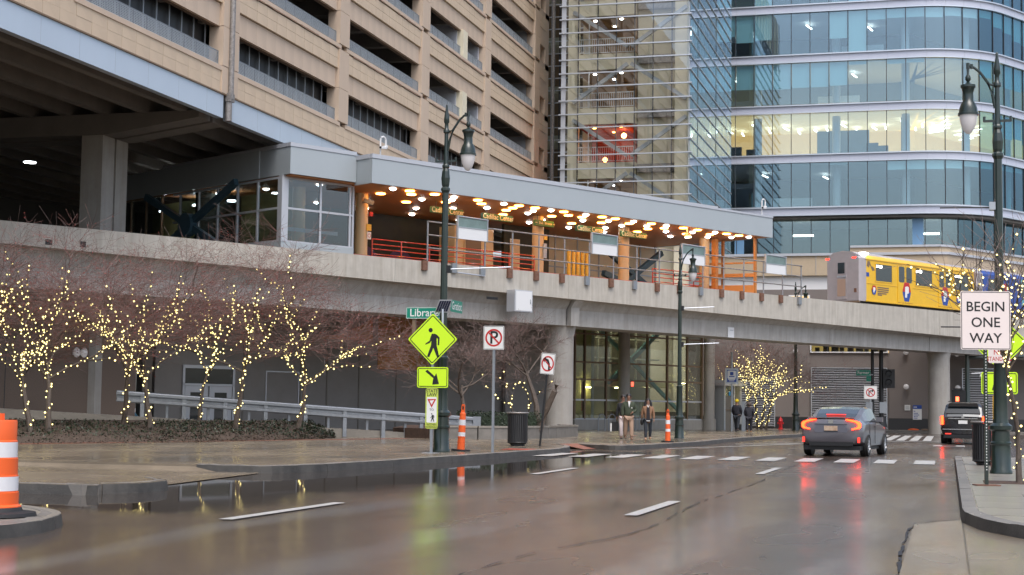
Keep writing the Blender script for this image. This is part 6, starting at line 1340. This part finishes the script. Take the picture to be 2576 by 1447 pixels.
def sedan(loc, rz, label):
    t = thing('sedan', label, 'car', loc, rz)
    b = body_loft([(0.02, .70, .42, .58, .80, .95, .60, .01), (.05, .80, .38, .6, .85, 1.03, .66, .02), (.16, .865, .33, .62, .88, 1.07, .70, .03), (.34, .89, .31, .62, .90, 1.06, .72, .035), (.75, .90, .25, .62, .91, 1.05, .73, .04), (1.3, .90, .2, .62, .92, 1.03, .76, .02), (2.2, .90, .2, .6, .91, .99, .78, .01), (3.2, .90, .2, .58, .88, .97, .78, .02), (3.7, .89, .22, .58, .84, .93, .72, .05), (4.25, .84, .24, .55, .74, .80, .64, .04), (4.52, .70, .28, .5, .62, .66, .5, .02), (4.6, .5, .34, .48, .56, .58, .36, .01)])
    bo = b.build('body', K['sedan'], t, True)
    gh = [(.62, .75, .65, 1.085), (.95, .79, .675, 1.22), (1.35, .805, .67, 1.345), (1.75, .81, .66, 1.405), (2.25, .81, .65, 1.425), (2.75, .80, .64, 1.40), (3.15, .785, .64, 1.25), (3.62, .76, .64, 1.02)]
    sec = lambda y, wb, wt, zt: [(wb, y, 1.0), (wt * 1.04, y, zt - .045), (wt * .86, y, zt - .008), (0, y, zt + .012), (-wt * .86, y, zt - .008), (-wt * 1.04, y, zt - .045), (-wt, y, zt - .05), (-wb, y, 1.0)]
    secs = [[(wb, y, 1.0), (wt * 1.04, y, zt - .045), (wt * .86, y, zt - .008), (0, y, zt + .012), (-wt * .86, y, zt - .008), (-wt * 1.04, y, zt - .045), (-wb, y, 1.0)] for y, wb, wt, zt in gh]
    g1, g2 = MB(), MB()
    for i in range(len(secs) - 1):
        for k in range(6):
            q = [secs[i][k], secs[i + 1][k], secs[i + 1][k + 1], secs[i][k + 1]]
            side = k in (0, 5); top = k in (2, 3); rear = gh[i][0] < 1.7; front = gh[i][0] >= 2.7
            gl = (side and 1.3 <= gh[i][0] < 3.1) or (top and (rear or front))
            (g1 if gl else g2).add(q, [(0, 1, 2, 3)])
    g1.build('window', K['carglass'], t, True); g2.build('roof', K['sedan'], t, True)
    MB().bar((-.66, .1, 1.095), (.66, .1, 1.095), .12, .03).build('spoiler', K['sedan'], t)
    for f in (-1, 1):
        pl = [(.43, 1.06), (.60, 1.045), (.80, .985), (.845, .93), (.84, .84), (.80, .79), (.60, .755), (.60, .785), (.73, .82), (.765, .86), (.76, .91), (.70, .965), (.43, 1.03)]
        pl = [(x * f, z) for x, z in pl]; pl = pl if f > 0 else pl[::-1]
        m = MB(); o = [Vector((x, .0 + max(0, (abs(x) - .55)) * .12 - .02, z)) for x, z in pl]; k_ = len(o); m.add(o + [p + Vector((0, .1, 0)) for p in o], [tuple(range(k_))[::-1] if f > 0 else tuple(range(k_))[::-1]] + [(i, (i + 1) % k_, (i + 1) % k_ + k_, i + k_) for i in range(k_)])
        m.build('taillight', K['tailhot'], t)
        MB().plate(rrect(.07, .15, .015), (f * .785, .055, .47), RX, UZ, .02).build('reflector', K['taildim'], t); MB().plate([(-.2 * f, -.06), (.1 * f, -.06), (.1 * f, .05)][::f], (f * .7, .06, .47), RX, UZ, .012).build('vent', K['black'], t)
        MB().box(f * .9 - .02 * f - .08, f * .9 + .08, 2.75, 2.92, .98, 1.12).build('mirror', K['sedan'], t)
    m = MB(); m.plate([(-.45, -.12), (.45, -.12), (.5, -.02), (.38, .09), (-.38, .09), (-.5, -.02)], (0, .022, .80), RX, UZ, .01); m.build('trunk_recess', mat('recess_grey', (.16, .16, .19), .35, metal=.5), t)
    box(-.19, .19, .0, .012, .73, .865).build('licence_plate', mat('plate_cream', (.62, .50, .38), .5, var2=(.35, .2, .12), vscale=6), t); box(-.2, .2, .004, .013, .70, .727).build('plate_frame', K['black'], t)
    MB().plate(rrect(.14, .11, .02), (0, .012, .985), RX, UZ, .012).build('badge', K['chrome'], t); box(-.46, .46, .0, .02, .905, .92).build('chrome_strip', K['mull'], t)
    MB().bar((-.62, .09, .36), (.62, .09, .36), .12, .13).build('diffuser', K['black'], t); box(-.8, .8, .15, 4.4, .18, .3).build('underbody', K['black'], t); MB().bar((-.72, .05, .655), (.72, .05, .655), .03, .014).build('bumper_crease', K['sedan'], t)
    box(-.28, .28, .75, .82, 1.18, 1.2).build('high_stop_lamp', K['taildim'], t)
    for x in (-.80, .80):
        for y in (.92, 3.62): 
            m = MB().lathe([(.36, -.1), (.36, .055)], 26); o = m.build('wheel_arch', K['black'], t); o.location = (x * 1.005, y, .33); o.rotation_euler = (0, R(90) * (1 if x > 0 else -1), 0)
            wheel(t, x * 1.02, y, .315, .21, side=1 if x > 0 else -1)
    m = MB()
    for y in (2.0, 1.15): m.box(.896, .906, y, y + .008, .35, .98)
    m.box(.9, .91, 1.9, 2.08, .83, .86); m.build('door_seam', K['black'], t)
    for x in (-.33, .33): MB().lathe([(.11, 0), (.13, .12), (.09, .2)], 10, (x, 1.5, .9)).build('headrest', K['dark'], t)
    return t
sedan((-3.42, 48.45, .008), R(-7.5), 'grey sedan with lit C-shaped red taillights stopped past the crosswalk').scale = (1.06,) * 3
def suv(loc, rz, label):
    t = thing('suv', label, 'car', loc, rz)
    body_loft([(.0, .84, .42, .62, .95, 1.10, .80, .0), (.06, .92, .36, .64, .98, 1.12, .84, .01), (.3, .965, .3, .66, 1.0, 1.13, .87, .01), (1.5, .97, .26, .66, 1.0, 1.12, .88, .0), (3.4, .965, .26, .64, .98, 1.1, .88, .01), (4.3, .94, .3, .64, .95, 1.04, .84, .05), (4.85, .88, .34, .62, .88, .95, .74, .04), (5.0, .78, .4, .6, .78, .82, .6, .02)]).build('body', K['suvp'], t, True)
    gh = [(.10, .84, .76, 1.13), (.42, .865, .73, 1.56), (.66, .87, .71, 1.675), (1.5, .87, .69, 1.72), (2.8, .87, .68, 1.70), (3.2, .86, .68, 1.55), (3.9, .84, .72, 1.1)]
    secs = [[(wb, y, 1.08), (wt * 1.05, y, zt - .06), (wt * .88, y, zt), (0, y, zt + .015), (-wt * .88, y, zt), (-wt * 1.05, y, zt - .06), (-wb, y, 1.08)] for y, wb, wt, zt in gh]
    g1, g2 = MB(), MB()
    for i in range(len(secs) - 1):
        for k in range(6):
            q = [secs[i][k], secs[i + 1][k], secs[i + 1][k + 1], secs[i][k + 1]]; gl = (k in (0, 5) and .3 < gh[i][0] < 3) or (k in (1, 2, 3, 4) and gh[i][0] < .2) or (k in (2, 3) and ( gh[i][0] >= 2.8))
            (g1 if gl else g2).add(q, [(0, 1, 2, 3)])
    g1.build('window', K['carglass'], t); g2.build('roof', K['suvp'], t, True)
    MB().plate([(-.66, 0), (.66, 0), (.58, .13), (-.58, .13)], (0, .40, 1.56), RX, UZ, .12).build('spoiler', K['suvp'], t)
    m = MB(); m.plate([(-.73, -.20), (.73, -.20), (.68, .235), (-.68, .235)], (0, .235, 1.345), RX, (0, .32, .43), .018); m.build('rear_window', K['suvglass'], t)
    box(-.62, .62, -.02, .01, 1.045, 1.075).build('chrome_strip', K['chrome'], t); box(-.86, .86, -.03, .02, .60, .63).build('chrome_strip', K['chrome'], t); box(-.19, .19, -.025, .0, .84, .98).build('licence_plate', K['signwhite'], t)
    for f in (-1, 1):
        MB().plate(rrect(.1, .36, .02), (f * .865, -.0, .98), RX, UZ, .05).build('taillight', K['tailhot'], t); MB().box(f * .93 - .02, f * .93 + .02, .02, .25, .82, 1.14).build('taillight_side', K['tail'], t); box(min(f * .5, f * .75), max(f * .5, f * .75), -.03, 0, .41, .45).build('reflector', K['taildim'], t)
        MB().bar((f * .66, .7, 1.76), (f * .66, 2.6, 1.76), .03, .05).build('roof_rail', K['chrome'], t)
    MB().bar((-.8, .05, .33), (.8, .05, .33), .1, .14).build('diffuser', K['black'], t); box(-.85, .85, .2, 4.7, .24, .36).build('underbody', K['black'], t); MB().plate(rrect(.12, .07, .02), (0, -.01, 1.12), RX, UZ, .012).build('badge', K['chrome'], t)
    for x in (-.86, .86):
        for y in (.98, 3.85): wheel(t, x, y, .37, .25, side=1 if x > 0 else -1)
    return t
suv((.62, 71.4, .006), R(-4), 'black SUV with upright red taillights driving away past the crosswalk').scale = (1, 1, 1.06)

# ================================================================ PEOPLE
def skin(name, J, E, mat_, parent, sub=2):
    me = bpy.data.meshes.new(name); ks = list(J); me.from_pydata([J[k][0] for k in ks], [(ks.index(a), ks.index(b)) for a, b in E], [])
    o = bpy.data.objects.new(name, me); col.objects.link(o); o.modifiers.new('s', 'SKIN'); o.modifiers[0].use_smooth_shade = True
    if not me.skin_vertices: 
        pass
    for i, k in enumerate(ks):
        r = J[k][1]; me.skin_vertices[0].data[i].radius = (r, r) if not isinstance(r, tuple) else r
        me.skin_vertices[0].data[i].use_root = (i == 0)
    o.modifiers.new('d', 'SUBSURF'); o.modifiers[1].levels = sub; o.modifiers[1].render_levels = sub
    dg = bpy.context.evaluated_depsgraph_get(); m2 = bpy.data.meshes.new_from_object(o.evaluated_get(dg)); m2.materials.clear(); m2.materials.append(mat_)
    bpy.data.objects.remove(o); m2.polygons.foreach_set('use_smooth', [True] * len(m2.polygons)); m2.name = name
    return obj(name, m2, parent)
def person(loc, rz, label, Ht, skin_m, top, legs, shoes, hair, stride=.16, head_turn=0., long_top=False, hair_long=False, arms=((.10, .0), (.10, .0)), hat=None, build=1.0, tops=None):
    """arms: (swing forward, elbow bend 0..1 towards the belly) for each side; the body faces local -y"""
    t = thing('person', label, 'person', loc, rz); t.scale = (Ht / 1.75,) * 3; B = build
    J = {'pel': ((0, 0, .95), .11 * B), 'spine': ((0, .0, 1.15), .115 * B), 'chest': ((0, .0, 1.34), (.125 * B, .11)), 'neck': ((0, 0, 1.47), .055), 'hb': ((0, -.012, 1.555), .066), 'hm': ((0, -.018, 1.635), (.074, .088)), 'ht': ((0, -.005, 1.71), (.06, .07))}
    E = [('pel', 'spine'), ('spine', 'chest'), ('chest', 'neck'), ('neck', 'hb'), ('hb', 'hm'), ('hm', 'ht')]
    A = {}
    for sd_, (sw, el) in zip((-1, 1), arms):
        n = 'LR'[sd_ > 0]; sh = Vector((sd_ * .175, 0, 1.40)); elb = sh + Vector((sd_ * (.06 + .05 * el), -sw * .5 + .02, -.27)); wr = elb + Vector((-sd_ * .20 * el + sd_ * .02, -sw * .4 - .18 * el, -.25 * (1 - .75 * el)))
        d = (wr - elb).normalized(); pm_ = wr + d * .07; A[n] = (sh, elb, wr, pm_)
        J.update({'sh' + n: (tuple(sh), .06), 'el' + n: (tuple(elb), .042), 'wr' + n: (tuple(wr), .028), 'pa' + n: (tuple(pm_), (.034, .026))}); E += [('chest', 'sh' + n), ('sh' + n, 'el' + n), ('el' + n, 'wr' + n), ('wr' + n, 'pa' + n)]
        side = d.cross(Vector((sd_, 0, 0))).normalized() if abs(d.x) < .9 else Vector((0, 0, 1)); L5 = (.07, .078, .074, .06)
        for q in range(4):
            b_ = pm_ + side * (.027 - .018 * q) + d * .022; J['f%d%s' % (q, n)] = (tuple(b_), .011); J['g%d%s' % (q, n)] = (tuple(b_ + d * L5[q] * .6 + Vector((-sd_ * .012, 0, 0))), .0085); E += [('pa' + n, 'f%d%s' % (q, n)), ('f%d%s' % (q, n), 'g%d%s' % (q, n))]
        th = wr + side * .035 + d * .03; J['th' + n] = (tuple(th), .011); J['ti' + n] = (tuple(th + side * .02 + d * .04), .009); E += [('wr' + n, 'th' + n), ('th' + n, 'ti' + n)]
    Lg = {}
    for sd_ in (-1, 1):
        n = 'LR'[sd_ > 0]; f = stride * sd_; hp = Vector((sd_ * .095, 0, .90)); kn = Vector((sd_ * .10, -f * .55 - .03, .50)); an = Vector((sd_ * .10, -f, .09 + max(0, -f) * .25)); to = an + Vector((sd_ * .02, -.15, -.05)); Lg[n] = (hp, kn, an, to)
        J.update({'hp' + n: (tuple(hp), .085 * B), 'kn' + n: (tuple(kn), .055), 'an' + n: (tuple(an), .038), 'to' + n: (tuple(to), .032)}); E += [('pel', 'hp' + n), ('hp' + n, 'kn' + n), ('kn' + n, 'an' + n), ('an' + n, 'to' + n)]
    skin('body', J, E, skin_m, t, 1)
    # face
    ct, sn = math.cos(head_turn), math.sin(head_turn)
    def hd_(x, y, z): return (x * ct - y * sn, x * sn + y * ct, z)
    for x in (-.032, .032): MB().ball(hd_(x, -.098, 1.65), .011, 8, 6).build('eye', K['signblack'], t); MB().ball(hd_(x * 2.55, -.005, 1.63), .022, 8, 6, (.5, .8, 1.2)).build('ear', skin_m, t, True); MB().bar(hd_(x - .018, -.1, 1.672), hd_(x + .018, -.1, 1.674), .012, .008).build('eyebrow', K['hair'], t)
    MB().ball(hd_(0, -.112, 1.622), .018, 8, 6, (.8, 1, 1.3)).build('nose', skin_m, t, True); MB().bar(hd_(-.022, -.104, 1.578), hd_(.022, -.104, 1.578), .012, .012).build('mouth', mat('lip', (.25, .08, .06), .5), t)
    if hair:
        m = MB().ball((0, .018, 1.672), .108, 14, 10, (.96, 1.02, .98)); vs = m.v
        m.v = [(x * ct - y * sn, x * sn + y * ct, z) if False else (x + .012 * noise.noise(Vector((x * 40, y * 40, z * 40))), y, (max(z, 1.695) if y < -.03 else z) + .01 * noise.noise(Vector((x * 50, z * 50, 2)))) for x, y, z in vs]
        if hair_long:
            for sx in (-1, 1): m.tube([(sx * .075, .01, 1.70), (sx * .115, .0, 1.58), (sx * .13, -.02, 1.47), (sx * .125, -.04, 1.36)], [.04, .052, .055, .03], 8)
            m.tube([(0, .08, 1.70), (0, .11, 1.55), (0, .12, 1.38)], [.07, .09, .06], 8)
        m.build('hair', hair, t, True)
    if hat: MB().ball((0, .005, 1.695), .108, 14, 10, (1, 1.05, .95)).build('beanie', hat, t, True); MB().lathe([(.108, 1.66), (.114, 1.68), (.108, 1.71)], 16).build('beanie_cuff', hat, t, True)
    # clothes
    zb = .70 if long_top else .88
    T = {'b': ((0, .0, zb), (.175 * B, .14 * B)), 'w': ((0, 0, 1.02), (.165 * B, .135 * B)), 'c': ((0, 0, 1.30), (.185 * B, .14 * B)), 'n': ((0, .0, 1.445), (.10, .085))}; TE = [('b', 'w'), ('w', 'c'), ('c', 'n')]
    for n, (sh, elb, wr, pm_) in A.items(): T.update({'s' + n: (tuple(sh + Vector((0, 0, -.02))), .085 * B), 'e' + n: (tuple(elb), .068 * B), 'r' + n: (tuple(wr - (wr - elb) * .02), .05 * B)}); TE += [('c', 's' + n), ('s' + n, 'e' + n), ('e' + n, 'r' + n)]
    skin('jacket', T, TE, top, t)
    P_ = {'p': ((0, 0, .93), (.155 * B, .125 * B))}; PE_ = []
    for n, (hp, kn, an, to) in Lg.items(): P_.update({'h' + n: (tuple(hp + Vector((0, 0, -.06))), .105 * B), 'k' + n: (tuple(kn), .078 * B), 'a' + n: (tuple(an + Vector((0, .0, .01))), .066 * B)}); PE_ += [('p', 'h' + n), ('h' + n, 'k' + n), ('k' + n, 'a' + n)]
    skin('trousers', P_, PE_, legs, t)
    for n, (hp, kn, an, to) in Lg.items():
        skin('shoe', {'a': (tuple(an + Vector((0, .045, -.035))), .045), 'm': (tuple(an + Vector((0, -.06, -.045))), (.045, .04)), 't': (tuple(to + Vector((0, -.015, -.003))), (.042, .03))}, [('a', 'm'), ('m', 't')], shoes, t)
    return t, A
grn = mat('olive_green_jacket', (.045, .058, .035), .85, var=.15, vscale=6); tan_ = mat('tan_trousers', (.36, .24, .17), .8, var=.1, vscale=5); camel = mat('brown_coat', (.25, .135, .075), .75, var=.2, vscale=4); jean = mat('dark_jeans', (.022, .027, .035), .8); navy = mat('navy_coat', (.014, .014, .022), .7); pinkw = mat('pale_pink_trousers', (.70, .60, .58), .8); dkshoe = mat('dark_shoe', (.03, .03, .04), .5); brshoe = mat('tan_boot', (.30, .16, .08), .6)
p1, A1 = person((-11.98, 60.3, .152), R(18), 'man in olive green jacket and tan trousers walking, looking sideways', 1.78, K['skin1'], grn, tan_, mat('suede_shoe', (.16, .12, .08), .7), K['hair'], .15, R(48), arms=((.05, .1), (.05, .85)), build=1.13)
m = MB(); m.plate([(-.05, .12), (0, -.14), (.05, .12)], (0, -.149, 1.36), RX, UZ, .012); m.build('shirt', K['signwhite'], p1)
m = MB(); m.plate(rrect(.05, .03, .01), (.1, -.158, 1.22), RX, UZ, .004); m.build('chest_badge', K['signwhite'], p1)
p2, A2 = person((-12.36, 61.1, .152), R(20), 'person in pale pink trousers walking half hidden behind the man in green', 1.74, K['skin1'], mat('black_jacket', (.015, .015, .018), .8), pinkw, dkshoe, K['hair'], -.2, 0, arms=((.0, .0), (.0, .0)))
t = thing('shopping_bag', 'black and white shopping bag carried beside the pink trousers', 'bag', (-12.66, 60.9, .48), R(20)); box(-.12, .12, -.06, .06, 0, .36).build('bag', K['black'], t); box(-.17, -.121, -.055, .055, -.02, .30).build('side_panel', K['signwhite'], t); MB().tube([(-.07, 0, .36), (-.05, 0, .55), (.05, 0, .55), (.07, 0, .36)], .008, 6).build('handle', K['black'], t)
p3, A3 = person((-11.2, 60.2, .152), R(14), 'woman with long dark hair in a brown coat and dark jeans walking', 1.60, K['skin2'], camel, jean, brshoe, K['hair'], -.13, 0, long_top=True, hair_long=True, arms=((-.02, .05), (.02, .05)), build=.98)
m = MB(); m.plate([(-.06, .30), (.06, .30), (.075, -.28), (-.075, -.28)], (0, -.150, 1.10), RX, UZ, .008); m.build('sweater', mat('dark_sweater', (.02, .016, .02), .8), p3)
m = MB(); m.plate([(-.06, .1), (-.04, .1), (0, .02), (.04, .1), (.06, .1), (0, -.03)], (0, -.159, 1.40), RX, UZ, .006); m.box(-.075, .075, -.168, -.158, .81, .835); m.build('white_trim', K['signwhite'], p3)
t = thing('handbag', 'small black handbag hanging at the side of the woman in the brown coat', 'handbag', (-11.42, 60.12, .76), R(14)); MB().ball((0, 0, .1), .12, 12, 8, (.55, .8, 1.1)).build('bag', K['black'], t, True); MB().tube([(-.03, 0, .2), (0, 0, .36), (.03, 0, .2)], .008, 6).build('strap', K['black'], t)
person(campt(1856, 88.5, .152), R(172), 'person in dark coat and yellow beanie walking away near the lit tree', 1.80, K['skin1'], navy, jean, dkshoe, None, .2, 0, long_top=False, arms=((.1, .3), (.1, .3)), hat=mat('yellow_beanie', (.75, .55, .02), .8), build=1.15)
p5, A5 = person(campt(1887, 86.5, .152), R(186), 'person in dark hooded coat and tan boots walking away beside the yellow beanie', 1.68, K['skin2'], navy, navy, brshoe, K['hair'], -.1, 0, long_top=True, hair_long=False, arms=((.05, .2), (.05, .3)), build=1.2)
MB().ball((0, .04, 1.62), .15, 12, 9, (1, .9, .9)).build('fur_hood', mat('fur_hood', (.09, .07, .06), .9, bump=1), p5, True)
